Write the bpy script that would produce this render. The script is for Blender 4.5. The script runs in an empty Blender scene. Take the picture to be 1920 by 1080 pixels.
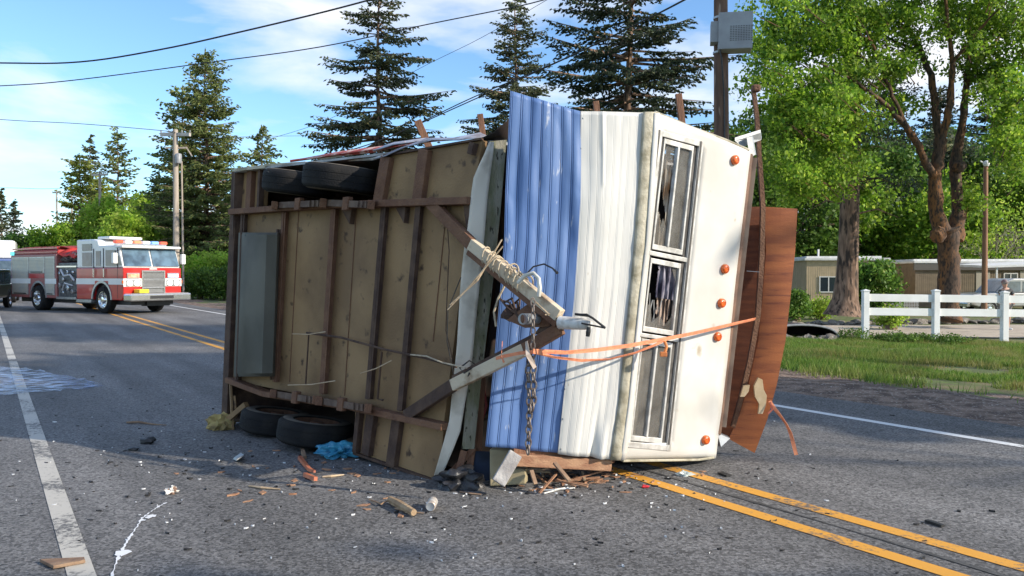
import bpy, bmesh, math, random
import numpy as np
from mathutils import Vector, Matrix, noise as mnoise
R = math.radians
V = Vector
random.seed(7); rng = np.random.default_rng(7)
scn = bpy.context.scene
col = scn.collection
# ------------------------------------------------------------------ camera
FPX = 1450.0; CAMZ = 1.55; PITCH = math.atan(25/FPX)
cd = bpy.data.cameras.new('camera'); cam = bpy.data.objects.new('camera', cd); col.objects.link(cam)
cam.location = (0, 0, CAMZ); cam.rotation_euler = (R(90)-PITCH, 0, 0)
cd.sensor_width = 36; cd.lens = FPX/1920*36; cd.clip_end = 5000; cd.clip_start = 0.05
scn.camera = cam
# ------------------------------------------------------------------ light
SUN_EL = R(25); TO_SUN = V((.93, -.37, 0)).normalized()
SUNV = V((TO_SUN.x*math.cos(SUN_EL), TO_SUN.y*math.cos(SUN_EL), math.sin(SUN_EL)))
ld = bpy.data.lights.new('sun', 'SUN'); sun = bpy.data.objects.new('sun', ld); col.objects.link(sun)
ld.energy = 4.6; ld.angle = R(0.7); ld.color = (1, .90, .76)
sun.rotation_euler = SUNV.to_track_quat('Z', 'Y').to_euler()
w = bpy.data.worlds.new("World"); scn.world = w; w.use_nodes = True
nt = w.node_tree; N = nt.nodes; Lk = nt.links; bg = N['Background']
sky = N.new('ShaderNodeTexSky'); sky.sky_type = 'NISHITA'; sky.sun_disc = False
sky.sun_elevation = SUN_EL; sky.sun_rotation = math.atan2(TO_SUN.x, TO_SUN.y)
sky.air_density = 1.0; sky.dust_density = 0.3; sky.ozone_density = 2.0
bg.inputs[1].default_value = 0.15
tc = N.new('ShaderNodeTexCoord')
mp = N.new('ShaderNodeMapping'); mp.inputs['Scale'].default_value = (1.0, 1.0, 3.6); mp.inputs['Location'].default_value = (.35, .2, .45)
Lk.new(tc.outputs['Generated'], mp.inputs[0])
n1 = N.new('ShaderNodeTexNoise'); n1.inputs['Scale'].default_value = 2.6; n1.inputs['Detail'].default_value = 9; n1.inputs['Roughness'].default_value = .52
n1.inputs['Distortion'].default_value = .25
Lk.new(mp.outputs[0], n1.inputs['Vector'])
cr = N.new('ShaderNodeValToRGB'); cr.color_ramp.elements[0].position = .47; cr.color_ramp.elements[1].position = .63
cr.color_ramp.elements[0].color = (0, 0, 0, 1); cr.color_ramp.elements[1].color = (.95, .95, .95, 1)
Lk.new(n1.outputs[0], cr.inputs[0])
mix = N.new('ShaderNodeMix'); mix.data_type = 'RGBA'
hs = N.new('ShaderNodeMix'); hs.data_type = 'RGBA'; hs.blend_type = 'MULTIPLY'; hs.inputs[0].default_value = 1
hs.inputs[7].default_value = (.86, 1.07, 1.25, 1)
Lk.new(sky.outputs[0], hs.inputs[6])
Lk.new(hs.outputs[2], mix.inputs[6]); mix.inputs[7].default_value = (5.6, 5.7, 5.9, 1)
Lk.new(cr.outputs[0], mix.inputs[0]); Lk.new(mix.outputs[2], bg.inputs[0])
vs = scn.view_settings; vs.view_transform = 'Standard'; vs.look = 'None'; vs.exposure = 0.42; vs.gamma = 1
scn.cycles.max_bounces = 6; scn.cycles.transparent_max_bounces = 12

# ------------------------------------------------------------------ projection helpers (photo pixel -> real place)
cF = V((0, math.cos(PITCH), -math.sin(PITCH))); cU = V((0, math.sin(PITCH), math.cos(PITCH)))
CAM = V((0, 0, CAMZ))
def ray(px, py): return V((px-960, 0, 0)) + cU*(540-py) + cF*FPX
def P(px, py, d):
    r = ray(px, py); return CAM + r*(d/r.y)
RD = V((-.563, .826, 0)); RA = V((.826, .563, 0))     # road direction, across-road direction
def SR(s, r, z=0): return V((RA.x*s+RD.x*r, RA.y*s+RD.y*r, z))
def tz(x, y):
    s = RA.x*x + RA.y*y
    t = min(1, max(0, (s-9.4)/14)); t = t*t*(3-2*t)
    z = -.42*t
    if s > 9.2:
        k = min(1, (s-9.2)/1.5)
        z += k*.035*mnoise.noise(V((x*.55, y*.55, 0))) + k*.02*mnoise.noise(V((x*1.9, y*1.9, 3)))
    return z
def G(px, py, z=0.0):
    r = ray(px, py); t = (z-CAMZ)/r.z; return CAM + r*t
def onT(px, d):
    x = (px-960)/FPX*d; return V((x, d, tz(x, d)))
def plane(a, b, c):
    n = (b-a).cross(c-a).normalized()
    if n.dot(CAM-a) < 0: n = -n
    return (a, n)
def on(pl, px, py, off=0):
    r = ray(px, py); a, n = pl
    t = (a+n*off-CAM).dot(n)/r.dot(n); return CAM+r*t

# ------------------------------------------------------------------ materials
MATS = {}
def mat(name, c, rough=.6, c2=None, scale=6, detail=4, lo=.4, hi=.65, bump=0, bscale=40, metal=0, spec=.5, stretch=(1,1,1), transl=0, coat=0, emit=None, alpha=1, c3=None, s3=25, lo3=.62, hi3=.68, rvar=0):
    if name in MATS: return MATS[name]
    m = bpy.data.materials.new(name); m.use_nodes = True; t = m.node_tree; n = t.nodes; l = t.links
    b = n['Principled BSDF']; b.inputs['Roughness'].default_value = rough; b.inputs['Metallic'].default_value = metal
    b.inputs['Specular IOR Level'].default_value = spec; b.inputs['Base Color'].default_value = (*c, 1)
    b.inputs['Coat Weight'].default_value = coat; b.inputs['Alpha'].default_value = alpha
    tc = n.new('ShaderNodeTexCoord'); mp = n.new('ShaderNodeMapping'); mp.inputs['Scale'].default_value = stretch
    l.new(tc.outputs['Object'], mp.inputs[0])
    out = None
    if c2:
        nz = n.new('ShaderNodeTexNoise'); nz.inputs['Scale'].default_value = scale; nz.inputs['Detail'].default_value = detail
        l.new(mp.outputs[0], nz.inputs['Vector'])
        r_ = n.new('ShaderNodeMapRange'); r_.inputs[1].default_value = lo; r_.inputs[2].default_value = hi; l.new(nz.outputs[0], r_.inputs[0])
        mx = n.new('ShaderNodeMix'); mx.data_type = 'RGBA'; mx.inputs[6].default_value = (*c, 1); mx.inputs[7].default_value = (*c2, 1)
        l.new(r_.outputs[0], mx.inputs[0]); out = mx.outputs[2]
        if rvar:
            rr = n.new('ShaderNodeMapRange'); rr.inputs[3].default_value = rough; rr.inputs[4].default_value = rough+rvar
            l.new(r_.outputs[0], rr.inputs[0]); l.new(rr.outputs[0], b.inputs['Roughness'])
    if c3:
        nz = n.new('ShaderNodeTexNoise'); nz.inputs['Scale'].default_value = s3; nz.inputs['Detail'].default_value = 5
        l.new(mp.outputs[0], nz.inputs['Vector'])
        r_ = n.new('ShaderNodeMapRange'); r_.inputs[1].default_value = lo3; r_.inputs[2].default_value = hi3; l.new(nz.outputs[0], r_.inputs[0])
        mx = n.new('ShaderNodeMix'); mx.data_type = 'RGBA'; mx.inputs[7].default_value = (*c3, 1)
        if out: l.new(out, mx.inputs[6])
        else: mx.inputs[6].default_value = (*c, 1)
        l.new(r_.outputs[0], mx.inputs[0]); out = mx.outputs[2]
    if out: l.new(out, b.inputs['Base Color'])
    if bump:
        nb = n.new('ShaderNodeTexNoise'); nb.inputs['Scale'].default_value = bscale; nb.inputs['Detail'].default_value = 5
        l.new(mp.outputs[0], nb.inputs['Vector']); bp = n.new('ShaderNodeBump'); bp.inputs['Strength'].default_value = bump
        bp.inputs['Distance'].default_value = .02
        l.new(nb.outputs[0], bp.inputs['Height']); l.new(bp.outputs[0], b.inputs['Normal'])
    if emit:
        b.inputs['Emission Color'].default_value = (*emit[0], 1); b.inputs['Emission Strength'].default_value = emit[1]
    MATS[name] = m; return m
def leafmat(name, ca, cb, transl=.35, cc=None):
    if name in MATS: return MATS[name]
    m = bpy.data.materials.new(name); m.use_nodes = True; t = m.node_tree; n = t.nodes; l = t.links
    b = n['Principled BSDF']; b.inputs['Roughness'].default_value = .55; b.inputs['Specular IOR Level'].default_value = .35
    g = n.new('ShaderNodeNewGeometry'); r_ = n.new('ShaderNodeValToRGB')
    r_.color_ramp.elements[0].color = (*ca, 1); r_.color_ramp.elements[1].color = (*cb, 1)
    if cc: e = r_.color_ramp.elements.new(.93); e.color = (*cb, 1); r_.color_ramp.elements[2].color = (*cc, 1)
    l.new(g.outputs['Random Per Island'], r_.inputs[0])
    tcl = n.new('ShaderNodeTexCoord'); zl = n.new('ShaderNodeTexNoise'); zl.inputs['Scale'].default_value = .8; zl.inputs['Detail'].default_value = 4; l.new(tcl.outputs['Object'], zl.inputs['Vector'])
    ml = n.new('ShaderNodeMapRange'); ml.inputs[1].default_value = .36; ml.inputs[2].default_value = .64; ml.inputs[3].default_value = .55; ml.inputs[4].default_value = 1.35; l.new(zl.outputs[0], ml.inputs[0])
    vl = n.new('ShaderNodeVectorMath'); vl.operation = 'SCALE'; l.new(r_.outputs[0], vl.inputs[0]); l.new(ml.outputs[0], vl.inputs['Scale']); l.new(vl.outputs[0], b.inputs['Base Color'])
    tr = n.new('ShaderNodeBsdfTranslucent'); l.new(vl.outputs[0], tr.inputs[0])
    mx = n.new('ShaderNodeMixShader'); mx.inputs[0].default_value = transl
    l.new(b.outputs[0], mx.inputs[1]); l.new(tr.outputs[0], mx.inputs[2]); l.new(mx.outputs[0], n['Material Output'].inputs[0])
    MATS[name] = m; return m

# ------------------------------------------------------------------ mesh builder
class MB:
    def __init__(s): s.v = []; s.f = []; s.mi = []; s.cur = 0
    def add(s, vs, fs):
        o = len(s.v); s.v += [V(p) for p in vs]; s.f += [[i+o for i in f] for f in fs]; s.mi += [s.cur]*len(fs)
    def hexa(s, p): s.add(p, [(0,3,2,1),(4,5,6,7),(0,1,5,4),(1,2,6,5),(2,3,7,6),(3,0,4,7)])
    def box(s, c, d, m=None):
        x, y, z = [k/2 for k in d]; c = V(c)
        q = [V(t) for t in ((-x,-y,-z),(x,-y,-z),(x,y,-z),(-x,y,-z),(-x,-y,z),(x,-y,z),(x,y,z),(-x,y,z))]
        if m: q = [m @ t for t in q]
        s.hexa([c+t for t in q])
    def bx(s, x0, x1, y0, y1, z0, z1): s.box(((x0+x1)/2,(y0+y1)/2,(z0+z1)/2), (x1-x0, y1-y0, z1-z0))
    def beam(s, a, b, wd, dp, up=V((0,0,1))):          # wd across, dp along 'up'
        a = V(a); b = V(b); d = (b-a).normalized(); x = d.cross(up).normalized(); u = x.cross(d).normalized()
        x *= wd/2; u *= dp/2
        s.hexa([a-x-u, a+x-u, a+x+u, a-x+u, b-x-u, b+x-u, b+x+u, b-x+u])
    def tube(s, pts, r, seg=8, cap=True):
        pts = [V(p) for p in pts]; n = len(pts)
        rs = r if isinstance(r, (list, tuple)) else [r]*n
        o = []; pu = None
        for i, p in enumerate(pts):
            d = (pts[min(i+1, n-1)]-pts[max(i-1, 0)]).normalized()
            if pu is None: pu = d.orthogonal().normalized()
            pu = (pu - d*pu.dot(d)).normalized(); q = d.cross(pu)
            o += [p + (pu*math.cos(2*math.pi*k/seg) + q*math.sin(2*math.pi*k/seg))*rs[i] for k in range(seg)]
        f = [(i*seg+k, i*seg+(k+1) % seg, (i+1)*seg+(k+1) % seg, (i+1)*seg+k) for i in range(n-1) for k in range(seg)]
        if cap: f += [tuple(range(seg-1, -1, -1)), tuple((n-1)*seg+k for k in range(seg))]
        s.add(o, f)
    def prism(s, poly, vec):
        n = len(poly); a = [V(p) for p in poly]; b = [p+V(vec) for p in a]
        s.add(a+b, [tuple(range(n)), tuple(range(2*n-1, n-1, -1))] + [(i, i+n, (i+1) % n+n, (i+1) % n) for i in range(n)])
    def lathe(s, c, ax, prof, seg=24):                 # prof: (radius, along)
        c = V(c); ax = V(ax).normalized(); u = ax.orthogonal().normalized(); q = ax.cross(u); n = len(prof)
        o = [c+ax*h+(u*math.cos(2*math.pi*k/seg)+q*math.sin(2*math.pi*k/seg))*r for r, h in prof for k in range(seg)]
        s.add(o, [(i*seg+k, i*seg+(k+1) % seg, (i+1)*seg+(k+1) % seg, (i+1)*seg+k) for i in range(n-1) for k in range(seg)])
    def blob(s, c, r, sub=2, amp=.2, fr=1.5, seed=0):
        bm = bmesh.new(); bmesh.ops.create_icosphere(bm, subdivisions=sub, radius=1)
        o = []; rr = V(r) if not isinstance(r, (int, float)) else V((r, r, r))
        for v in bm.verts:
            k = 1+amp*mnoise.noise(v.co*fr+V((seed, seed*2, 0)))
            o.append(V(c)+V((v.co.x*rr.x, v.co.y*rr.y, v.co.z*rr.z))*k)
        s.add(o, [tuple(v.index for v in f.verts) for f in bm.faces]); bm.free()
    def build(s, name, mats, parent=None, smooth=False, bevel=0, world=True):
        me = bpy.data.meshes.new(name)
        off = parent_origin(parent) if (parent and world) else V((0, 0, 0))
        me.from_pydata([tuple(p-off) for p in s.v], [], s.f)
        if not isinstance(mats, (list, tuple)): mats = [mats]
        for m in mats: me.materials.append(m)
        me.polygons.foreach_set('material_index', s.mi)
        if smooth: me.polygons.foreach_set('use_smooth', [True]*len(me.polygons))
        me.update()
        o = bpy.data.objects.new(name, me); col.objects.link(o)
        if parent: o.parent = parent
        if bevel:
            b = o.modifiers.new('bevel', 'BEVEL'); b.width = bevel; b.segments = 2; b.limit_method = 'ANGLE'; b.angle_limit = R(40)
        if smooth and not bevel:
            try: me.set_sharp_from_angle(angle=R(42))
            except Exception: pass
        return o
def parent_origin(o):
    p = V((0, 0, 0))
    while o: p += o.location; o = o.parent
    return p
def thing(name, label, cat, loc=(0, 0, 0), rz=0, group=None):
    o = bpy.data.objects.new(name, None); col.objects.link(o); o.location = loc; o.rotation_euler = (0, 0, rz)
    o.empty_display_size = .2; return tag(o, label, cat, group)
def tag(o, label, cat, group=None):
    o['label'] = label; o['category'] = cat
    if group: o['group'] = group
    return o
def struct(o): o['kind'] = 'structure'; return o
def rebase(o):                                          # put a one-mesh thing's origin at its base
    me = o.data; co = np.empty(len(me.vertices)*3, 'f'); me.vertices.foreach_get('co', co); co = co.reshape(-1, 3)
    c = co.mean(0); c[2] = co[:, 2].min(); co -= c; me.vertices.foreach_set('co', co.ravel()); me.update(); o.location = o.location+V(c.tolist()); return o
def dup(root, loc, rz, sc=1, label=None, group=None):
    r = root.copy(); col.objects.link(r); r.location = loc; r.rotation_euler = (0, 0, rz)
    r.scale = (sc, sc, sc) if isinstance(sc, (int, float)) else sc
    if label: r['label'] = label
    if group: r['group'] = group
    for ch in list(root.children):
        c = ch.copy(); col.objects.link(c); c.parent = r
        for g in ch.children:
            d = g.copy(); col.objects.link(d); d.parent = c
    return r
def npmesh(name, verts, k, m, parent=None, smooth=False):   # verts (n*k,3): n separate faces of k corners
    n = len(verts)//k; me = bpy.data.meshes.new(name)
    me.vertices.add(len(verts)); me.vertices.foreach_set('co', np.ascontiguousarray(verts, 'f').ravel())
    me.loops.add(n*k); me.loops.foreach_set('vertex_index', np.arange(n*k, dtype='i'))
    me.polygons.add(n); me.polygons.foreach_set('loop_start', np.arange(0, n*k, k, dtype='i'))
    me.materials.append(m); me.update(calc_edges=True)
    o = bpy.data.objects.new(name, me); col.objects.link(o)
    if parent: o.parent = parent
    return o
def lerp(a, b, t): return a+(b-a)*t

# ================================================================== GROUND
def asphalt():
    m = bpy.data.materials.new('asphalt'); m.use_nodes = True; t = m.node_tree; n = t.nodes; l = t.links; b = n['Principled BSDF']
    tc = n.new('ShaderNodeTexCoord')
    mp = n.new('ShaderNodeMapping'); mp.inputs['Rotation'].default_value = (0, 0, -R(34.3)); l.new(tc.outputs['Object'], mp.inputs[0])
    st = n.new('ShaderNodeMapping'); st.inputs['Scale'].default_value = (1, .07, 1); l.new(mp.outputs[0], st.inputs[0])
    def noi(src, sc, det, a, bb, ro=.5):
        z = n.new('ShaderNodeTexNoise'); z.inputs['Scale'].default_value = sc; z.inputs['Detail'].default_value = det; z.inputs['Roughness'].default_value = ro
        l.new(src, z.inputs['Vector']); r_ = n.new('ShaderNodeMapRange'); r_.inputs[1].default_value = .3; r_.inputs[2].default_value = .7
        r_.inputs[3].default_value = a; r_.inputs[4].default_value = bb; l.new(z.outputs[0], r_.inputs[0]); return r_.outputs[0], z
    fine, zf = noi(tc.outputs['Object'], 56, 4, .42, 1.6, .85)
    vor = n.new('ShaderNodeTexVoronoi'); vor.inputs['Scale'].default_value = 62; l.new(tc.outputs['Object'], vor.inputs['Vector'])
    vr = n.new('ShaderNodeMapRange'); vr.inputs[1].default_value = 0; vr.inputs[2].default_value = 1; vr.inputs[3].default_value = .45; vr.inputs[4].default_value = 1.6
    sp = n.new('ShaderNodeSeparateColor'); l.new(vor.outputs['Color'], sp.inputs[0]); l.new(sp.outputs[0], vr.inputs[0])
    band, _ = noi(st.outputs[0], 1.6, 5, .70, 1.32)
    patch, _ = noi(tc.outputs['Object'], .45, 7, .78, 1.2, .62)
    def mul(a, c):
        x = n.new('ShaderNodeMath'); x.operation = 'MULTIPLY'; l.new(a, x.inputs[0]); l.new(c, x.inputs[1]); return x.outputs[0]
    k = mul(mul(fine, vr.outputs[0]), mul(band, patch))
    vm = n.new('ShaderNodeVectorMath'); vm.operation = 'SCALE'; vm.inputs[0].default_value = (.132, .128, .125); l.new(k, vm.inputs['Scale'])
    l.new(vm.outputs[0], b.inputs['Base Color']); b.inputs['Roughness'].default_value = .78; b.inputs['Specular IOR Level'].default_value = .4
    bp = n.new('ShaderNodeBump'); bp.inputs['Strength'].default_value = .8; bp.inputs['Distance'].default_value = .006
    l.new(zf.outputs[0], bp.inputs['Height']); l.new(bp.outputs[0], b.inputs['Normal']); MATS['asphalt'] = m; return m
M_asph = asphalt()
def paint(name, c, worn):
    m = bpy.data.materials.new(name); m.use_nodes = True; t = m.node_tree; n = t.nodes; l = t.links; b = n['Principled BSDF']
    tc = n.new('ShaderNodeTexCoord'); z = n.new('ShaderNodeTexNoise'); z.inputs['Scale'].default_value = 26; z.inputs['Detail'].default_value = 8; z.inputs['Roughness'].default_value = .72
    l.new(tc.outputs['Object'], z.inputs['Vector'])
    z2 = n.new('ShaderNodeTexNoise'); z2.inputs['Scale'].default_value = 1.4; z2.inputs['Detail'].default_value = 4; l.new(tc.outputs['Object'], z2.inputs['Vector'])
    ad = n.new('ShaderNodeMath'); ad.operation = 'ADD'; l.new(z.outputs[0], ad.inputs[0]); l.new(z2.outputs[0], ad.inputs[1])
    r_ = n.new('ShaderNodeMapRange'); r_.inputs[1].default_value = 1.0+worn; r_.inputs[2].default_value = 1.14+worn; l.new(ad.outputs[0], r_.inputs[0])
    mx = n.new('ShaderNodeMix'); mx.data_type = 'RGBA'; mx.inputs[6].default_value = (*c, 1); mx.inputs[7].default_value = (.11, .105, .10, 1)
    l.new(r_.outputs[0], mx.inputs[0]); l.new(mx.outputs[2], b.inputs['Base Color']); b.inputs['Roughness'].default_value = .7
    bp = n.new('ShaderNodeBump'); bp.inputs['Strength'].default_value = .5; bp.inputs['Distance'].default_value = .005
    l.new(z.outputs[0], bp.inputs['Height']); l.new(bp.outputs[0], b.inputs['Normal']); return m
M_white = paint('white_road_paint', (.50, .47, .41), .0); M_whiteF = paint('white_road_paint_fresh', (.75, .75, .73), .12)
M_yel = paint('yellow_road_paint', (.70, .33, .04), .07)
M_gravel = mat('gravel', (.24, .165, .12), .9, (.09, .055, .038), 4, 9, .42, .58, 1, 30, c3=(.42, .36, .30), s3=28, lo3=.60, hi3=.64)
M_soil = mat('grass_soil', (.085, .11, .03), .9, (.19, .145, .07), .9, 8, .42, .62, .6, 30, c3=(.12, .17, .035), s3=5, lo3=.5, hi3=.6)
# terrain sheet
ss = [-900, -400, -150, -60, -20, -6, 0, 6, 9.2] + [9.2+.45*i for i in range(1, 45)] + [32, 36, 45, 60, 90, 150, 300, 700, 1500]
rr = [-300, -100, -40, -20] + [-16+.6*i for i in range(75)] + [32, 36, 42, 50, 65, 90, 130, 200, 350, 700, 1800]
mb = MB(); vv = []
for s in ss:
    for r_ in rr:
        p = SR(s, r_); vv.append(V((p.x, p.y, tz(p.x, p.y) - (.012 if s < 9.3 else 0))))
nr = len(rr)
mb.add(vv, [(i*nr+j, (i+1)*nr+j, (i+1)*nr+j+1, i*nr+j+1) for i in range(len(ss)-1) for j in range(nr-1)])
struct(mb.build('ground', M_soil, smooth=True))
def strip(name, s0, s1, r0, r1, z, m, step=None, wob=0):
    b = MB(); n = 1 if not step else int((r1-r0)/step); pts = []
    for i in range(n+1):
        r_ = lerp(r0, r1, i/n)
        pts += [SR(s0+wob*mnoise.noise(V((r_*.9, 1, 0))), r_, z), SR(s1+wob*mnoise.noise(V((r_*.9, 5, 0))), r_, z)]
    b.add(pts, [(2*i, 2*i+1, 2*i+3, 2*i+2) for i in range(n)]); return struct(b.build(name, m))
strip('road', -1.6, 8.75, -40, 420, 0.0, M_asph, .5, .06)
b = MB(); pts = []; n = 320          # gravel verge following the ground
for i in range(n+1):
    r_ = lerp(-25, 200, (i/n)**1.5)
    for k in range(7):
        s = lerp(8.6, 10.9+.3*mnoise.noise(V((r_*.5, 0, 0)))+.2*mnoise.noise(V((r_*2, 0, 0))), k/6); p = SR(s, r_)
        p.z = tz(p.x, p.y)+(-.004 if k == 0 else .02*mnoise.noise(V((p.x*3, p.y*3, 0)))+.008); pts.append(p)
b.add(pts, [(7*i+k, 7*i+k+1, 7*i+k+8, 7*i+k+7) for i in range(n) for k in range(6)]); struct(b.build('gravel_verge', M_gravel, smooth=True))
strip('edge_line', .335, .46, -30, 300, .004, M_white)
strip('edge_line', 7.66, 7.78, -30, 300, .004, M_whiteF)
strip('centre_line', 4.05, 4.17, -30, 300, .004, M_yel)
strip('centre_line', 4.46, 4.58, -30, 300, .004, M_yel)
M_tar = mat('tar_seam', (.055, .053, .05), .7, (.10, .098, .095), 8, bump=.3)
strip('road_seam', 4.30, 4.335, -30, 120, .004, M_tar, .25, .03)
# driveway behind the fence
M_drive = mat('driveway', (.50, .42, .33), .9, (.40, .33, .26), 1.5, 6, bump=.4, bscale=50)
b = MB(); pts = []; nn = 40
for i in range(nn+1):
    x = lerp(7.6, 45, i/nn); y0 = 23.9+.10*(x-10)*0; y1 = 29.5+.05*(x-10)
    for k in range(9):
        y = lerp(y0, y1, k/8); pts.append(V((x, y, tz(x, y)+.03)))
b.add(pts, [(9*i+k, 9*i+9+k, 9*i+10+k, 9*i+k+1) for i in range(nn) for k in range(8)]); struct(b.build('driveway', M_drive, smooth=True))

# grass blades on the right verge
def grass(name, npz, seed, hmin, hmax, wd, m, region):
    g = np.random.default_rng(seed); out = []
    pts = []
    while len(pts) < npz:
        s = g.uniform(region[0], region[1]); r_ = g.uniform(region[2], region[3])
        if s < 11.6 and g.random() > ((s-10.3-.5*mnoise.noise(V((r_*.7,0,2))))/1.2): continue
        p = SR(s, r_)
        if p.y < 5 or p.y > 24.2: continue
        px = p.x/p.y*FPX+960
        if px < 1400 or px > 2050: continue
        if g.random() < (mnoise.noise(V((p.x*.7, p.y*.7, 0)))+.5*mnoise.noise(V((p.x*2.2, p.y*2.2, 0)))+.15)*1.9: continue
        pts.append((p.x, p.y, tz(p.x, p.y), .6+1.0*max(0, .5+mnoise.noise(V((p.x*.5, p.y*.5, 9))))))
    a = np.array(pts); n = len(a); ang = g.uniform(0, 6.283, n); h = g.uniform(hmin, hmax, n)*a[:, 3]
    dx = np.cos(ang); dy = np.sin(ang); lean = g.uniform(.1, .8, n)*h
    la = g.uniform(0, 6.283, n)
    v = np.zeros((n, 3, 3)); base = a[:, :3]
    v[:, 0] = base + np.c_[dx*wd, dy*wd, np.zeros(n)]; v[:, 1] = base - np.c_[dx*wd, dy*wd, np.zeros(n)]
    v[:, 2] = base + np.c_[np.cos(la)*lean, np.sin(la)*lean, h]; v[:, :2, 2] -= .01
    o = npmesh(name, v.reshape(-1, 3), 3, m); o['kind'] = 'stuff'; o['label'] = 'green grass growing on the right verge'; o['category'] = 'grass'; return o
M_grass = leafmat('grass_blade', (.06, .15, .02), (.22, .33, .05), .45, (.45, .36, .16))
_t = M_grass.node_tree; _r = [q for q in _t.nodes if q.type == 'VALTORGB'][0]; _tc = _t.nodes.new('ShaderNodeTexCoord'); _z = _t.nodes.new('ShaderNodeTexNoise')
_z.inputs['Scale'].default_value = .9; _z.inputs['Detail'].default_value = 5; _t.links.new(_tc.outputs['Object'], _z.inputs['Vector'])
_m = _t.nodes.new('ShaderNodeMapRange'); _m.inputs[1].default_value = .46; _m.inputs[2].default_value = .66; _m.inputs[4].default_value = .75; _t.links.new(_z.outputs[0], _m.inputs[0])
_x = _t.nodes.new('ShaderNodeMix'); _x.data_type = 'RGBA'; _x.inputs[7].default_value = (.30, .25, .09, 1); _t.links.new(_m.outputs[0], _x.inputs[0]); _t.links.new(_r.outputs[0], _x.inputs[6])
for _n in _t.nodes:
    if _n.type == 'BSDF_PRINCIPLED': _t.links.new(_x.outputs[2], _n.inputs['Base Color'])
    if _n.type == 'BSDF_TRANSLUCENT': _t.links.new(_x.outputs[2], _n.inputs[0])
grass('grass', 95000, 3, .05, .14, .009, M_grass, (10.0, 24, -2, 20))

# ================================================================== TRAILER
M_floor = mat('floor_board', (.31, .195, .092), .75, (.20, .12, .056), 1.7, 8, .40, .60, .25, 60, c3=(.07, .04, .022), s3=9, lo3=.62, hi3=.72)
M_rust = mat('rusty_steel', (.14, .065, .036), .8, (.19, .095, .05), 9, 6, .4, .65, .5, 60)
M_rustD = mat('dark_rust', (.062, .034, .024), .85, (.11, .065, .042), 9, 6, bump=.4)
M_cream = mat('cream_steel', (.60, .50, .36), .6, (.22, .13, .07), 7, 7, .5, .68, .3, 50)
M_boardG = mat('mossy_board', (.20, .20, .115), .85, (.33, .31, .24), 5, 7, .4, .6, .5, 40, stretch=(3, 3, .8), c3=(.04, .035, .02), s3=14, lo3=.6, hi3=.66)
M_blue = mat('blue_siding', (.098, .182, .40), .42, (.145, .24, .46), 1.8, 6, .35, .7, .12, 9, spec=.5, stretch=(3, 3, .6), c3=(.40, .45, .55), s3=9, lo3=.66, hi3=.72)
M_wsid = mat('white_siding', (.69, .68, .64), .42, (.58, .57, .53), 1.4, 5, .4, .7, .08, 8, stretch=(2, 2, .6), c3=(.34, .29, .20), s3=12, lo3=.70, hi3=.80)
M_wfrt = mat('white_wall', (.66, .645, .605), .42, (.55, .53, .48), 1.6, 8, .42, .66, .08, 6, c3=(.42, .36, .27), s3=7, lo3=.68, hi3=.80)
M_mold = mat('corner_molding', (.50, .46, .35), .55, (.28, .25, .17), 8, 7, .45, .65, .3, 40)
M_alu = mat('window_aluminium', (.66, .65, .62), .42, (.42, .41, .38), 12, 5, metal=.25)
M_dgask = mat('window_gasket', (.05, .045, .04), .7, (.12, .11, .10), 12)
M_tyre = mat('tyre_rubber', (.012, .012, .013), .85, (.024, .022, .020), 5, 5, spec=.25, bump=.3, bscale=70)
M_tyreW = mat('dusty_sidewall', (.10, .085, .065), .9, (.17, .145, .11), 6, 5)
M_wood = mat('old_wood', (.17, .08, .045), .8, (.27, .13, .07), 5, 6, bump=.4, stretch=(4, 4, .5))
M_woodP = mat('pale_splinter', (.55, .42, .28), .8, (.42, .30, .18), 10, 4, bump=.3)
M_tank = mat('tank_plastic', (.085, .080, .062), .8, (.13, .122, .095), 2, 5, .4, .65, .15, 10)
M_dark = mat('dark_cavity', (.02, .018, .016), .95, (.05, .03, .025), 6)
M_amber = mat('amber_lens', (.80, .16, .015), .25, (.62, .09, .01), 60, 2, .4, .6, .2, 120, coat=.5)
M_black = mat('black_plastic', (.015, .015, .016), .5, (.03, .03, .03), 20)
M_rope = mat('rope', (.50, .42, .30), .9, (.35, .28, .2), 30)
M_grayp = mat('gray_paint', (.30, .31, .32), .5, (.22, .22, .23), 8, metal=.1)
M_galv = mat('galvanised', (.42, .44, .45), .45, (.30, .31, .32), 10, metal=.4)
M_chain = mat('weathered_chain', (.23, .20, .18), .6, (.12, .08, .06), 30, metal=.4)
M_strap = mat('orange_webbing', (.82, .30, .15), .8, (.68, .22, .11), 30, bump=.3, bscale=200)

A0 = P(825, 900, 5.8); A1 = P(905, 262, 5.65); B0 = P(420, 795, 7.95); B1 = P(435, 322, 7.8)
UPL = plane(A0, A1, B0); UN = UPL[1]
def U(px, py, off=0): return on(UPL, px, py, off)
WD = (A1-A0).normalized()                        # trailer width direction, nearly upright
LD = (B0-A0).normalized()                        # towards trailer's rear
N0 = P(1150, 862, 5.7); N1 = P(1213, 210, 5.6); R0 = P(1340, 858, 6.33); R1 = P(1408, 282, 6.25)
FPL = plane(N0, N1, R0); FN = FPL[1]
def F(px, py, off=0): return on(FPL, px, py, off)
T = thing('overturned_trailer', 'wrecked blue and white travel trailer lying on its side across the centre lines, underside showing', 'trailer', (-.6, 7.0, 0))
def slab(pl, pts, o0, o1, name, m, parent=T, bevel=0, smooth=False):
    b = MB(); q = [on(pl, x, y, o1) for x, y in pts]; b.prism(q, -pl[1]*(o1-o0)); return b.build(name, m, parent, bevel=bevel, smooth=smooth)
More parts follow.
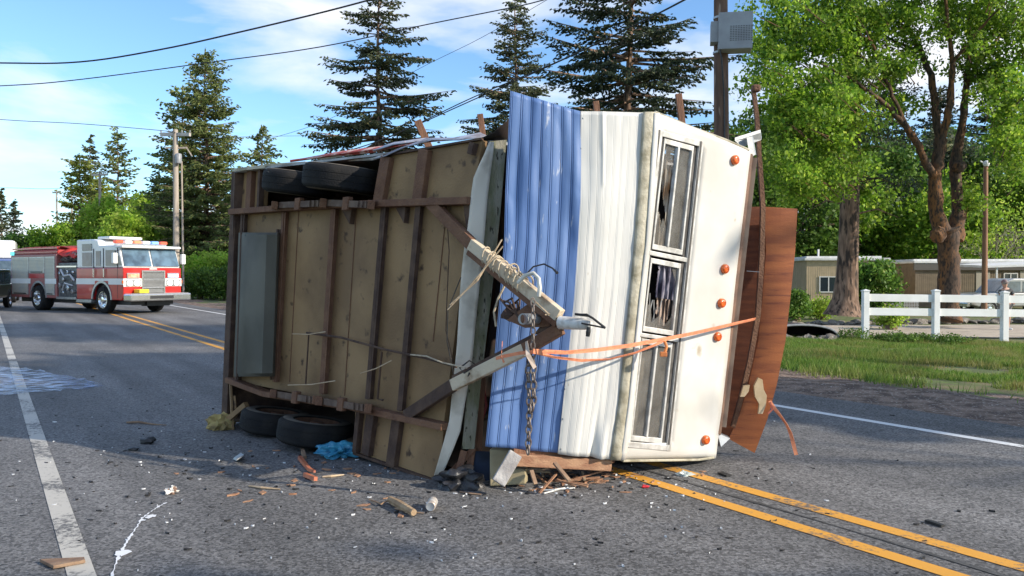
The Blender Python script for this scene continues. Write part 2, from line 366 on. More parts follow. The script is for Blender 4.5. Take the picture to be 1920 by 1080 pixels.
# floor panels (recess for the wheels at top and bottom)
fl = [('floor_panel', [(440,398),(884,378),(832,795),(432,712)]),
      ('wheel_bay_panel', [(722,293),(905,263),(884,378),(704,384)]),
      ('wheel_bay_panel', [(437,322),(497,318),(492,394),(440,398)]),
      ('wheel_bay_panel', [(666,765),(832,797),(824,903),(665,848)])]
for nme, pts in fl: slab(UPL, pts, -.05, 0, nme, M_floor)
# panel seams
for (x0, y0, x1, y1) in ((560,394,543,716),(838,382,812,640),(668,390,646,742)):
    b = MB(); b.beam(U(x0,y0,.003), U(x1,y1,.003), .005, .006, UN); b.build('panel_seam', M_rust, T)
# longitudinal frame rails
def rail(pts, wd, dp, name='frame_rail', m=M_rust, off=.0):
    b = MB()
    for (p, q) in zip(pts[:-1], pts[1:]):
        a, c = U(*p, off+dp/2), U(*q, off+dp/2); b.beam(a, c, wd, dp, UN)
    return b.build(name, m, T, bevel=.004)
rail([(436,398),(605,386),(884,377)], .055, .10); rail([(430,712),(500,738),(660,762),(836,800)], .05, .10)
for (x0,y0,x1,y1,wd,m) in ((535,398,517,716,.045,M_rust),(628,392,606,738,.06,M_rust),(722,388,692,748,.05,M_rustD),(787,386,752,770,.05,M_rustD),(458,398,446,712,.05,M_rustD),(524,430,512,712,.03,M_rustD)):
    b = MB(); wd *= .82; a, c = U(x0,y0,.03), U(x1,y1,.03); b.beam(a, c, wd, .058, UN)
    b.beam(U(x0,y0,.062), U(x1,y1,.062), wd*.5, .006, UN); b.build('crossmember', m, T, bevel=.003)
# edge framing and outriggers
for (pts, wd, m) in (([(444,322),(424,790)], .11, M_rustD), ([(472,318),(468,396)], .09, M_rust), ([(727,294),(712,378)], .12, M_rust), ([(798,281),(785,378)], .11, M_rust), ([(889,268),(884,290)], .05, M_rustD), ([(700,766),(688,852)], .10, M_rustD), ([(748,776),(735,872)], .10, M_rustD),([(676,764),(668,848)], .05, M_rustD), ([(490,318),(487,394)], .04, M_rustD)):
    b = MB(); b.beam(U(*pts[0], .025), U(*pts[1], .025), wd, .055, UN); b.build('outrigger', m, T, bevel=.004)
slab(UPL, [(437,323),(500,318),(496,312),(437,317)], -.25, .0, 'rear_edge_trim', M_wood)
# rusty lip along the bottom and the top edges of the floor
b = MB(); b.beam(U(665,849,.01), U(824,904,.01), .02, .04, UN); b.build('floor_lip', M_rustD, T)
b = MB(); b.beam(U(722,292,.01), U(903,261,.01), .015, .04, UN); b.build('floor_lip', M_rustD, T)
# small gussets
for pts in ([(742,390),(760,388),(757,418)],[(660,390),(640,392),(655,420)],[(884,380),(868,380),(880,470)]):
    slab(UPL, pts, .0, .05, 'gusset', M_rustD)
# grey water tank strapped at rear
b = MB(); prof = [(447,.02),(451,.12),(466,.20),(500,.21),(520,.12),(527,.02)]; rows = []
for y, dx in ((436,0),(440,0),(560,-4),(700,-9),(706,-9)):
    rows += [U(x+dx, y, o*(.8 if y in (436,706) else 1)) for x, o in prof]
b.add(rows, [(6*i+k,6*i+k+1,6*i+k+7,6*i+k+6) for i in range(4) for k in range(5)] + [(0,1,2,3,4,5),(29,28,27,26,25,24)])
tk = b.build('water_tank', M_tank, T, smooth=True)
b = MB(); b.beam(U(452,436,.13), U(444,706,.13), .02, .01, UN); b.build('tank_strap', M_rustD, T)
b = MB(); b.beam(U(461,440,.16), U(470,440,.16), .03, .03, UN); b.build('tank_fitting', M_black, T)
# axles, springs, wheels
for (x0,y0,x1,y1) in ((640,372,600,770),(556,380,525,760)):
    b = MB(); b.tube([U(x0,y0,.16), U(x1,y1,.16)], .032, 10)
for (pa, pb) in (((606,380),(696,384)),((515,385),(606,381)),((512,738),(598,752)),((592,750),(690,766))):
    b = MB()
    for k in range(4):
        e = .5-.09*k; c = (V((*pa,0))+V((*pb,0)))/2; a_ = lerp(c, V((*pa,0)), e*2); b_ = lerp(c, V((*pb,0)), e*2)
        b.beam(U(a_.x,a_.y,.11+.016*k), U(b_.x,b_.y,.11+.016*k), .055, .013, UN)
    s = b.build('leaf_spring', mat('spring_steel', (.16,.11,.08), .8, (.09,.055,.04), 9, bump=.3), T)
    for q in (pa, pb):
        b = MB(); b.beam(U(*q,.02), U(*q,.17), .06, .075, WD); b.build('spring_hanger', M_rust, s, bevel=.006)
    b = MB(); cc = ((pa[0]+pb[0])/2, (pa[1]+pb[1])/2); b.box(U(*cc,.15), (.08,.05,.11), Matrix((LD,UN,WD)).transposed().to_3x3())
    b.build('spring_shackle', M_rust, s, bevel=.006)
def wheel(c, ax):
    w_ = thing_child('wheel', T, c)
    b = MB(); r = .34; hw = .105
    b.lathe(c, ax, [(.19,-hw*.8),(.21,-hw*.98),(.28,-hw*1.04),(.32,-hw*.9),(.337,-hw*.72),(.337,-hw*.70),(.34,-hw*.45),(.341,-.035),(.338,-.032),(.338,-.026),(.341,-.024),(.341,.024),(.338,.026),(.338,.032),(.341,.035),(.34,hw*.45),(.337,hw*.7),(.32,hw*.9),(.28,hw*1.04),(.21,hw*.98),(.19,hw*.8)], 40)
    b.build('tyre', M_tyre, w_, smooth=True)
    b = MB(); b.lathe(c, ax, [(.331-.03,hw*1.0),(.28,hw*1.06),(.215,hw*1.0)], 40); b.lathe(c, ax, [(.331-.03,-hw*1.0),(.28,-hw*1.06),(.215,-hw*1.0)], 40)
    b.build('sidewall_dust', M_tyreW, w_, smooth=True)
    b = MB(); b.lathe(c, ax, [(.2,-hw*.85),(.18,-hw*.4),(.16,0),(.10,.02),(.07,.03),(.05,.06),(0.001,.06)], 24)
    b.lathe(c, ax, [(0.001,.09),(.06,.09),(.07,.05),(.11,.045),(.17,.035),(.18,hw*.7),(.2,hw*.9)], 24)
    b.build('rim', M_rust, w_, smooth=True)
def thing_child(name, parent, loc):
    o = bpy.data.objects.new(name, None); col.objects.link(o); o.parent = parent; o.location = V(loc)-parent_origin(parent); return o
for (x, y, d) in ((642,336,6.75),(562,345,7.35)): wheel(P(x,y,d), WD)
for (x, y, d) in ((592,809,6.98),(518,790,7.6)): wheel(P(x,y,d), WD+V((0,.13,0)))
# brake drum hub remains and control rods
b = MB(); b.tube([U(575,624,.10),U(640,633,.10),U(720,655,.10),U(800,672,.10),U(856,688,.09)], .010, 6); b.build('brake_rod', M_rustD, T)
b = MB(); b.tube([U(579,625,.09),U(573,722,.06)], .008, 6); b.tube([U(716,660,.09),U(708,748,.05),U(718,750,.05)], .009, 6); b.build('brake_link', M_rustD, T)
b = MB(); b.tube([U(770,665,.12),U(800,668,.14),U(830,680,.13),U(875,690,.2)], .006, 6); b.build('loose_wire', M_rope, T)
b = MB(); b.tube([U(836,385,.02),U(842,470,.06),U(838,560,.05),U(836,620,.07),U(850,680,.04)], .004, 5); b.build('loose_wire', M_rustD, T)
for q in (((540,722),(628,714)),((676,700),(734,676)),((548,626),(610,622))):
    b = MB(); b.tube([U(*q[0],.13), U((q[0][0]+q[1][0])/2, (q[0][1]+q[1][1])/2+3,.16), U(*q[1],.15)], .005, 5); b.build('splinter', M_woodP, T)
# white metal edge strip and mossy board on the front end of the floor
def band(L, Rr, name, m, th=.02, nv=14, disp=None, nu=6, back=None, mats=None, smooth=True):
    def samp(Q, t):
        k = t*(len(Q)-1); i = min(int(k), len(Q)-2); a = Q[i]; c = Q[i+1]; f = k-i
        return P(lerp(a[0],c[0],f), lerp(a[1],c[1],f), lerp(a[2],c[2],f))
    b = MB(); pts = []
    for j in range(nv+1):
        t = j/nv; a = samp(L, t); c = samp(Rr, t)
        for i in range(nu+1):
            u = i/nu; p = lerp(a, c, u)
            if disp:
                nrm = (c-a).cross(WD).normalized()
                if nrm.dot(CAM-p) < 0: nrm = -nrm
                p = p + nrm*disp(u, t)
            pts.append(p)
    w1 = nu+1
    b.add(pts, [(j*w1+i, j*w1+i+1, (j+1)*w1+i+1, (j+1)*w1+i) for j in range(nv) for i in range(nu)])
    o = b.build(name, m, T, smooth=smooth); s = o.modifiers.new('thickness', 'SOLIDIFY'); s.thickness = th; s.offset = 0; return o
band([(917,266,5.62),(888,330,5.62),(880,400,5.62),(868,480,5.64),(858,620,5.67),(850,720,5.7),(842,790,5.72),(812,900,5.76)],
     [(921,266,5.66),(917,330,5.68),(906,440,5.68),(896,560,5.70),(886,650,5.72),(874,740,5.74),(862,810,5.74),(822,902,5.78)], 'edge_flashing', mat('white_flashing', (.68,.62,.52), .5, (.42,.37,.29), 5, 7, .5, .7, .15, 12), .006, 20, lambda u, t: .02*u+.008*math.sin(t*23)+.01*mnoise.noise(V((u*2,t*9,0))))
def chunk(L, Rr, name, m, depth):
    b = MB(); n = len(L); back = (LD*.3+RA*.0+V((.1,.9,0))).normalized()*depth
    a = [P(*q) for q in L]; c = [P(*q) for q in Rr]
    for i in range(n-1): b.hexa([a[i], c[i], c[i]+back, a[i]+back, a[i+1], c[i+1], c[i+1]+back, a[i+1]+back])
    return b.build(name, m, T)
chunk([(919,265,5.68),(905,400,5.70),(893,560,5.73),(880,700,5.76),(866,842,5.78)], [(950,262,5.70),(938,400,5.73),(921,560,5.76),(904,700,5.79),(889,842,5.80)], 'floor_edge_board', M_boardG, .05)
chunk([(880,842,5.8),(845,880,5.78),(818,900,5.77)], [(892,842,5.8),(868,872,5.8),(836,902,5.8)], 'torn_trim', M_wood, .02)
# shell: lower side wall, upper side wall, rear wall, roof
rearR0 = V((-1.2, 9.1, .12)); rearR1 = rearR0+WD*2.5
fr0 = P(905, 880, 5.85)
def wallquad(name, a, b_, c, d, m, th):
    b = MB(); n = (b_-a).cross(c-a).normalized()*th; b.hexa([a, b_, c, d, a+n, b_+n, c+n, d+n]); return b.build(name, m, T)
UB0 = B0-UN*.03; UA0 = A0-UN*.03; UA1 = A1-UN*.03-WD*.01; UB1 = B1-UN*.03
M_inner = mat('bare_plywood', (.20,.14,.09), .85, (.12,.08,.05), 3, 6)
wallquad('lower_side_wall', UA0+V((.05,.1,.10)), UB0+V((0,.05,.06)), rearR0, R0+V((-.05,.1,.06)), M_inner, .03)
wallquad('upper_side_wall', UA1+V((.03,.05,0)), UB1, rearR1+V((0,0,-.1)), R1+V((-.05,.25,-.15)), mat('torn_metal_skin', (.36,.37,.38), .45, (.15,.12,.10), 3, 6, metal=.3), -.02)
wallquad('rear_wall', UB0, rearR0, rearR1, UB1, M_rustD, -.03)
wallquad('roof_panel', R0+V((-.02,.08,0)), rearR0, rearR1+V((0,0,-.08)), R1+V((-.02,.08,-.05)), M_wood, .02)
wallquad('dark_interior_sheet', P(880,860,6.3), P(1290,850,6.9), P(1360,300,6.8), P(965,300,6.15), M_dark, .02)  # near-black sheet standing in for the unlit trailer interior
# blue and white aluminium siding
def ridge(n, amp, seed, dent):
    def f(u, t):
        k = (u*n) % 1
        h = -amp*(max(0, 1-abs(k-.08)/.05)+.8*max(0, 1-abs(k-.24)/.05))+amp*.16*math.sin(2*math.pi*(k-.3))
        d = dent*(mnoise.noise(V((u*2.2+seed, t*2.6, seed)))+.45*mnoise.noise(V((u*6+seed, t*5, 2)))+.25*abs(mnoise.noise(V((u*4, t*11+seed, 5)))))
        return h+d
    return f
BL = [(957,170,5.42),(952,270,5.44),(948,360,5.45),(945,450,5.47),(936,560,5.49),(928,660,5.51),(919,750,5.53),(910,838,5.55)]
BR = [(1089,209,5.50),(1089,300,5.51),(1088,370,5.51),(1084,450,5.53),(1076,560,5.55),(1066,660,5.57),(1056,755,5.59),(1046,850,5.61)]
rb = ridge(7, .010, 1, .026)
def bdisp(u, t):
    curl = .05*max(0, .10-t)/.10*u*0
    dn = -.045*math.exp(-((u-.42)/.16)**2-((t-.86)/.12)**2) - .03*math.exp(-((u-.12)/.1)**2-((t-.25)/.13)**2) - .02*math.exp(-((u-.9)/.08)**2-((t-.42)/.06)**2)
    return rb(u, t)+dn+curl
band(BL, BR, 'blue_siding', M_blue, .004, 80, bdisp, 240)
WR = [(1208,211,5.59),(1203,300,5.60),(1197,370,5.61),(1191,450,5.63),(1183,560,5.65),(1172,660,5.67),(1161,755,5.69),(1146,861,5.70)]
rw = ridge(8, .0022, 7, .013)
def wdisp(u, t):
    cr_ = .33+.05*math.sin(t*3)
    h = .022*math.exp(-((u-cr_)/.03)**2) if t < .25 else 0
    fold = .025*max(0, 1-abs(u-cr_)/.6)
    dn = .03*math.exp(-((u-.78)/.07)**2)*max(0, (t-.9)/.1) - .03*math.exp(-((u-.62)/.06)**2)*max(0, (t-.87)/.13)
    return rw(u, t)*(1 if u < .35 or t > .55 else .7)+fold+dn+h*.3
band([(x-1, y, d+.006) for x, y, d in BR], WR, 'white_siding', M_wsid, .004, 80, wdisp, 220)
b = MB()                                            # screw heads along siding edges
for i in range(12):
    t = i/11; b.lathe(P(lerp(1093,1052,t), lerp(222,842,t), 5.50+.1*t), UN, [(.007,0),(.006,.004),(.001,.005)], 6)
b.build('siding_screw', M_grayp, T)
# nose corner molding
band([(1206,210,5.575),(1190,450,5.615),(1180,560,5.635),(1160,755,5.675),(1144,862,5.685)], [(1229,210,5.60),(1212,450,5.64),(1200,560,5.665),(1180,755,5.70),(1168,862,5.71)], 'corner_molding', M_mold, .012, 40, lambda u, t: .012*math.sin(u*math.pi)+.005*mnoise.noise(V((u*3,t*20,0))), 6)
band([(1226,212,5.585),(1211,450,5.625),(1198,560,5.645),(1178,755,5.685),(1163,862,5.695)], [(1236,212,5.605),(1219,450,5.65),(1206,560,5.675),(1187,755,5.715),(1173,862,5.725)], 'corner_molding', M_wfrt, .010, 30, lambda u, t: .008*math.sin(u*math.pi)+.003*mnoise.noise(V((u*3,t*30,4))), 5)
# white front wall, four pieces round the window
def fgrid(L, Rr, nu, nv, name, m):
    b = MB(); pts = []
    for j in range(nv+1):
        t = j/nv
        def s(Q):
            k = t*(len(Q)-1); i = min(int(k), len(Q)-2); f = k-i; return (lerp(Q[i][0],Q[i+1][0],f), lerp(Q[i][1],Q[i+1][1],f))
        a = s(L); c = s(Rr)
        for i in range(nu+1):
            u = i/nu; x = lerp(a[0],c[0],u); y = lerp(a[1],c[1],u)
            pts.append(F(x, y, .010*mnoise.noise(V((x*.008, y*.006, 0)))+.004*mnoise.noise(V((x*.03,y*.02,4)))))
    w1 = nu+1; b.add(pts, [(j*w1+i,j*w1+i+1,(j+1)*w1+i+1,(j+1)*w1+i) for j in range(nv) for i in range(nu)])
    o = b.build(name, m, T, smooth=True); q = o.modifiers.new('thickness','SOLIDIFY'); q.thickness = .012; q.offset = -1
    return o
b = MB(); pts = []; Wl = [(1238,246),(1171,838)]; Wr = [(1317,264),(1256,842)]
outer = [(1230,212),(1408,282),(1340,858),(1163,863)]
nv = 60
def seg(a, c, t): return (lerp(a[0],c[0],t), lerp(a[1],c[1],t))
ys = [0,1]
Lo = [seg((1230,212),(1163,863),j/nv) for j in range(nv+1)]
Ro = []
for j in range(nv+1):
    t = j/nv; p = seg((1408,282),(1340,858),t)
    Ro.append(p)
def lineX(a, c, y): return a[0]+(c[0]-a[0])*(y-a[1])/(c[1]-a[1])
# rows by wall parameter t: left edge -> right edge, hole between columns when inside window rows
rows = []
for j in range(nv+1):
    t = j/nv; l_ = Lo[j]; r_ = Ro[j]
    def xy(u): return (lerp(l_[0],r_[0],u), lerp(l_[1],r_[1],u))
    u0, u1 = .075, .50
    us = [0, u0*.5, u0] + [lerp(u0,u1,k/6) for k in range(1,7)] + [lerp(u1,1,k/10) for k in range(1,11)]
    rows.append([F(*xy(u), .010*mnoise.noise(V((u*1.5, t*3, 0)))+.003*mnoise.noise(V((u*5,t*9,4))) - (.03*max(0,u-.965)/.035) - .02*max(0,(t-.985)/.015)) for u in us])
nc = len(rows[0]); b.add([p for r_ in rows for p in r_], [(j*nc+i,j*nc+i+1,(j+1)*nc+i+1,(j+1)*nc+i) for j in range(nv) for i in range(nc-1) if not (2 <= i < 8 and 3 <= j < 57)])
o = b.build('front_wall', M_wfrt, T, smooth=True); q = o.modifiers.new('thickness','SOLIDIFY'); q.thickness = .012; q.offset = -1
# window: a parallelogram frame on the wall; w(u,v) u across 0..1, v down 0..1
def Wq(u, v, off=0):
    a = V((1236,243,0)); c = V((1320,266,0)); d = V((1258,846,0)); e = V((1168,838,0))
    p = lerp(lerp(a, c, u), lerp(e, d, u), v); return F(p.x, p.y, off)
win = thing_child('window', T, Wq(.5, 1))
def wbar(name, u0, v0, u1, v1, o0, o1, m, parent=win, bevel=.003):
    b = MB(); a = [Wq(u0,v0,o1), Wq(u1,v0,o1), Wq(u1,v1,o1), Wq(u0,v1,o1)]; b.prism(a, -FN*(o1-o0)); return b.build(name, m, parent, bevel=bevel)
for q in ((0,0,.09,1),(.91,0,1,1),(.09,0,.91,.018),(.09,.982,.91,1)): wbar('window_frame', *q, -.05, .022, M_alu)
wbar('window_gasket', .09, .018, .14, .982, -.04, .004, M_dgask); wbar('window_gasket', .80, .018, .91, .982, -.06, .002, M_dgask)
wbar('window_gasket', .0, .0, .035, 1, .022, .026, M_dgask)
wbar('window_gasket', .93, .0, .965, .98, .022, .026, M_dgask)
sec = [(.022,.372),(.40,.632),(.655,.978)]
for k, (v0, v1) in enumerate(sec):
    wbar('sash_rail', .14, v0, .80, v0+.016, -.02, .012, M_alu); wbar('sash_rail', .14, v1-.016, .80, v1, -.02, .012, M_alu)
    wbar('sash_stile', .14, v0+.016, .175, v1-.016, -.02, .012, M_alu); wbar('sash_stile', .765, v0+.016, .80, v1-.016, -.02, .012, M_alu)
    if k != 1: wbar('sash_stile', .46, v0+.016, .50, v1-.016, -.018, .018, M_alu)
wbar('sash_rail', .09, .378, .91, .392, -.02, .02, M_alu); wbar('sash_rail', .09, .638, .91, .650, -.02, .02, M_alu)
def glass(name, c, tr, rough=.08):
    m = bpy.data.materials.new(name); m.use_nodes = True; t = m.node_tree; n = t.nodes; l = t.links; b = n['Principled BSDF']
    b.inputs['Base Color'].default_value = (*c, 1); b.inputs['Roughness'].default_value = rough
    tc = n.new('ShaderNodeTexCoord'); z = n.new('ShaderNodeTexNoise'); z.inputs['Scale'].default_value = 5; z.inputs['Detail'].default_value = 7; l.new(tc.outputs['Object'], z.inputs['Vector'])
    r_ = n.new('ShaderNodeMapRange'); r_.inputs[1].default_value = .35; r_.inputs[2].default_value = .65; r_.inputs[3].default_value = tr+.15; r_.inputs[4].default_value = tr-.2; l.new(z.outputs[0], r_.inputs[0])
    ts = n.new('ShaderNodeBsdfTransparent'); mx = n.new('ShaderNodeMixShader'); l.new(r_.outputs[0], mx.inputs[0]); l.new(b.outputs[0], mx.inputs[1]); l.new(ts.outputs[0], mx.inputs[2])
    l.new(mx.outputs[0], n['Material Output'].inputs[0]); return m
M_glassD = glass('dirty_window_glass', (.22, .21, .19), .66)
for (u0,u1,v0,v1) in ((.50,.765,.038,.356),(.175,.46,.671,.962),(.50,.765,.671,.962)):
    wbar('pane', u0, v0, u1, v1, -.012, -.006, M_glassD, bevel=0)
# broken panes: jagged shards left in the sash
def shard(pts, m=M_glassD): 
    b = MB(); b.prism([Wq(u,v,-.006) for u, v in pts], -FN*.005); b.build('glass_shard', m, win)
shard([(.175,.038),(.46,.038),(.46,.10),(.40,.13),(.33,.09),(.26,.17),(.22,.11),(.175,.16)])
shard([(.175,.356),(.46,.356),(.46,.22),(.42,.25),(.40,.30),(.30,.27),(.24,.31),(.175,.24)])
shard([(.175,.616),(.765,.616),(.765,.56),(.6,.60),(.45,.575),(.3,.60),(.24,.54),(.175,.55)])
shard([(.765,.416),(.765,.56),(.70,.52),(.72,.47),(.66,.44),(.6,.416)])
# curtain and torn lining behind the glass
def cloth(name, u0,u1,v0,v1,off,amp,m,nu=26,nv=60,seed=0,hole=None):
    b = MB(); pts = [Wq(lerp(u0,u1,i/nu), lerp(v0,v1,j/nv), off+amp*math.sin(i/nu*22+2*mnoise.noise(V((i*.2,j*.08,seed))))+amp*2*mnoise.noise(V((i*.12+seed,j*.08,1)))) for j in range(nv+1) for i in range(nu+1)]
    w1 = nu+1; b.add(pts, [(j*w1+i,j*w1+i+1,(j+1)*w1+i+1,(j+1)*w1+i) for j in range(nv) for i in range(nu) if not hole or not hole(i/nu,j/nv)])
    return b.build(name, m, win, smooth=True)
M_curt = mat('lace_curtain', (.62,.57,.49), .9, (.28,.24,.20), 18, 5, bump=.3)
cloth('curtain', .44,.86,.02,.37,-.10,.010,M_curt,seed=1)
cloth('curtain', .12,.46,.02,.37,-.13,.014,mat('torn_lining',(.40,.25,.14),.9,(.68,.62,.52),6,6,.4,.6,.4,20),seed=5, hole=lambda u,v: mnoise.noise(V((u*3,v*4,3)))>.12)
cloth('curtain', .12,.86,.65,.97,-.14,.012,mat('dusty_screen',(.24,.22,.18),.9,(.40,.36,.3),5,6),seed=9)
cloth('torn_fabric', .30,.72,.40,.52,-.03,.02,mat('dark_fabric',(.06,.055,.09),.9,(.42,.40,.46),6,6,bump=.4,bscale=15),20,24,seed=4, hole=lambda u,v: abs(u-.5)>.5-.06*abs(mnoise.noise(V((v*6,u,0))))*2)
cloth('torn_fabric', .34,.66,.52,.605,-.04,.02,mat('brown_fabric',(.34,.26,.21),.9,(.2,.15,.12),5,6),14,20,seed=6, hole=lambda u,v: abs(u-.5)>.5-.18*v*abs(1+mnoise.noise(V((v*3,u>.5,0)))))
for k in range(7):
    b = MB(); u = .16+.05*k; b.tube([Wq(u,.60+.01*(k%3),-.05),Wq(u+.06*(1 if k%2 else -1),.55-.02*(k%3),-.03)], .004, 4); b.build('glass_shard', M_alu, win)
# clearance lamps
for (x, y) in ((1376,300),(1357,504),(1351,568),(1343,631),(1321,824)):
    ml = thing_child('marker_light', T, F(x, y))
    b = MB(); b.lathe(F(x,y,.0), FN, [(.045,.0),(.045,.008),(.036,.010)], 24); b.build('lamp_base', M_mold, ml, smooth=True)
    b = MB(); b.lathe(F(x,y,.008), FN, [(.037,0),(.038,.022),(.033,.030),(.020,.034),(.018,.030),(.001,.031)], 24); b.build('lens', M_amber, ml, smooth=True)
# top trim of the front wall, chipped; roof edge at right
b = MB(); b.tube([F(1228,210,.004),F(1300,240,.006),F(1360,262,.004),F(1404,281,.003)], .010, 6); b.build('edge_trim', M_mold, T)
b = MB(); b.tube([F(1168,864,.0),F(1250,863,.006),F(1310,862,.004),F(1338,858,.0)], .010, 6); b.build('edge_trim', M_mold, T)
M_roofE = mat('brown_roof_edge', (.20,.115,.075), .7, (.12,.07,.05), 6, 6, bump=.3)
b = MB(); b.hexa([F(1402,284,-.01),F(1412,290,-.02),F(1412,290,-.12),F(1402,284,-.12),F(1340,812,-.01),F(1352,815,-.02),F(1352,815,-.12),F(1340,812,-.12)]); b.build('roof_edge', M_roofE, T)
b = MB(); b.beam(P(1414,296,6.35), P(1356,800,6.42), .03, .05); b.build('roof_edge', mat('tan_strip',(.42,.31,.22),.7,(.30,.2,.14),6), T)
b = MB(); b.hexa([P(1378,258,6.30),P(1426,243,6.45),P(1428,256,6.5),P(1392,270,6.35),P(1378,264,6.30),P(1426,249,6.45),P(1428,262,6.5),P(1392,276,6.35)])
b.hexa([P(1400,258,6.30),P(1410,256,6.32),P(1416,290,6.34),P(1406,296,6.32),P(1402,258,6.36),P(1412,256,6.38),P(1418,290,6.40),P(1408,296,6.38)]); b.build('metal_bracket', M_galv, T)
# studs standing proud of the top side
for (x0,y0,x1,y1,d,wd) in ((900,214,910,262,6.4,.05),(1117,190,1124,224,6.5,.05),(1272,176,1283,240,6.6,.055),(783,226,812,268,7.6,.07)):
    b = MB(); b.beam(P(x0,y0,d), P(x1,y1+25,d), wd, .035, V((0,1,0))); b.build('stud', M_wood, T, bevel=.004)
# long bent steel rafter behind the right edge
b = MB(); b.tube([P(1413,170,6.55),P(1419,220,6.56),P(1424,300,6.58),P(1430,390,6.55),P(1428,480,6.52),P(1421,590,6.50),P(1405,680,6.52),P(1388,750,6.56),P(1374,800,6.6)], [.022,.024,.025,.027,.028,.028,.028,.026,.026], 4)
b.build('bent_rafter', M_rust, T)
b = MB(); b.box(P(1417,166,6.55), (.07,.07,.06)); b.build('rafter_cap', M_rust, T, bevel=.015)
b = MB(); b.tube([P(1400,508,6.44),P(1424,510,6.42)], .003, 4); b.build('bent_nail', M_galv, T)
# torn skin above the floor's top edge
def sheet(name, px, m, th=.006, sub=True):
    b = MB(); q = [P(*p) for p in px]; n = len(q)//2
    b.add(q, [(i, i+1, n+i+1, n+i) for i in range(n-1)]); o = b.build(name, m, T, smooth=True)
    s = o.modifiers.new('thickness','SOLIDIFY'); s.thickness = th; return o
M_skin = mat('crumpled_skin', (.34,.37,.45), .45, (.16,.15,.17), 7, 6, .42, .6, .5, 18)
M_redtrim = mat('red_trim', (.40,.05,.03), .6, (.60,.40,.34), 9, 6, .5, .58)
sheet('torn_skin', [(722,292,6.25),(760,275,6.2),(810,262,6.05),(860,262,5.9),(915,255,5.8), (700,298,6.5),(745,278,6.5),(800,258,6.3),(850,258,6.2),(900,248,6.1)], M_skin)
sheet('torn_skin', [(560,300,7.1),(640,288,6.8),(720,278,6.5),(790,266,6.2),(850,262,6.0), (560,298,7.15),(640,283,6.95),(720,273,6.7),(790,262,6.4),(850,259,6.15)], M_redtrim)
sheet('torn_skin', [(700,282,6.5),(740,270,6.4),(800,262,6.2),(700,279,6.8),(740,266,6.7),(800,258,6.5)], M_skin)
sheet('torn_skin', [(895,262,5.7),(925,248,5.64),(955,222,5.58),(905,268,5.85),(935,262,5.8),(958,262,5.75)], M_dark)
b = MB(); b.tube([P(545,302,7.2),P(620,292,6.95),P(700,284,6.6),P(760,268,6.4)], .012, 5); b.build('red_trim', M_redtrim, T)
b = MB(); b.tube([P(600,298,7.0),P(690,284,6.7),P(745,272,6.5),P(830,262,6.2)], .010, 5); b.build('edge_trim', M_wfrt, T)
b = MB(); b.beam(P(498,310,7.5), P(575,305,7.2), .03, .02); b.beam(P(440,319,7.75), P(500,312,7.5), .03, .03); b.build('edge_trim', M_mold, T)
b = MB(); b.tube([P(655,300,6.8),P(700,298,6.55),P(722,292,6.4)], .012, 5); b.build('bare_rod', M_alu, T)
# A-frame tongue
C0 = P(1062, 602, 4.98)
b = MB()
ua, ub, uc = U(806,378,.06), P(884,458,5.56), P(1050,592,5.02)
b.beam(ua, ub, .05, .09, V((0,0,1))); b.build('tongue_bar', M_rust, T, bevel=.004)
b = MB(); b.beam(ub, uc, .060, .085, WD); b.build('tongue_bar', [M_cream], T, bevel=.005)
b = MB(); b.beam(ub-WD*.06+UN*.02, uc-WD*.06+UN*.02, .03, .035, WD); b.build('tongue_flange', M_rust, T)
la, lb, lc = U(762,780,.05), P(850,722,5.58), P(1052,616,5.02)
b = MB(); b.beam(la, lb, .05, .09, WD); b.build('tongue_bar', M_rustD, T, bevel=.004)
b = MB(); b.beam(lb, P(985,655,5.2), .06, .085, WD); b.build('tongue_bar', M_cream, T, bevel=.005)
b = MB(); b.beam(P(985,655,5.2), lc, .06, .08, WD); b.build('tongue_bar', M_rust, T, bevel=.005)
b = MB(); b.beam(lb+WD*.055, P(1000,632,5.16), .05, .03, WD); b.build('tongue_flange', M_rustD, T)
b = MB(); b.prism([P(1030,588,5.1),P(1066,598,4.97),P(1064,616,4.97),P(1040,622,5.06),P(1000,628,5.18)], V((.02,.06,0))); b.build('hitch_plate', M_rustD, T, bevel=.004)
b = MB(); b.prism([P(1002,560,5.2),P(1035,588,5.08),P(1030,612,5.08),P(985,615,5.2),P(950,600,5.3)], V((.02,.05,0))); b.build('hitch_plate', M_rust, T)
cp = thing_child('coupler', T, C0)
b = MB(); b.tube([P(1050,605,5.0),P(1072,606,4.95),P(1096,608,4.90),P(1108,609,4.87)], [.045,.042,.036,.026], 12); b.build('coupler_body', mat('white_coupler',(.68,.66,.62),.5,(.45,.40,.34),20), cp, smooth=True)
b = MB(); b.tube([P(1086,590,4.88),P(1100,590,4.86),P(1112,597,4.85),P(1135,615,4.83)], .008, 6); b.tube([P(1090,606,4.84),P(1135,615,4.8)], .006, 6)
b.lathe(P(1103,622,4.86), WD, [(.001,-.03),(.013,-.03),(.016,0),(.012,.03),(.001,.03)], 10); b.tube([P(1078,589,4.9),P(1104,592,4.88)], .009, 6); b.build('latch_lever', M_black, cp)
b = MB(); b.tube([P(980,598,5.0),P(1000,598,5.12),P(1030,600,5.25)], .036, 16); b.build('jack_tube', M_galv, T, smooth=True)
b = MB(); b.lathe(P(978,598,4.99), (V((1,.4,0))), [(.001,.0),(.022,.0),(.03,.006)], 12); b.build('jack_cap', M_rust, T)
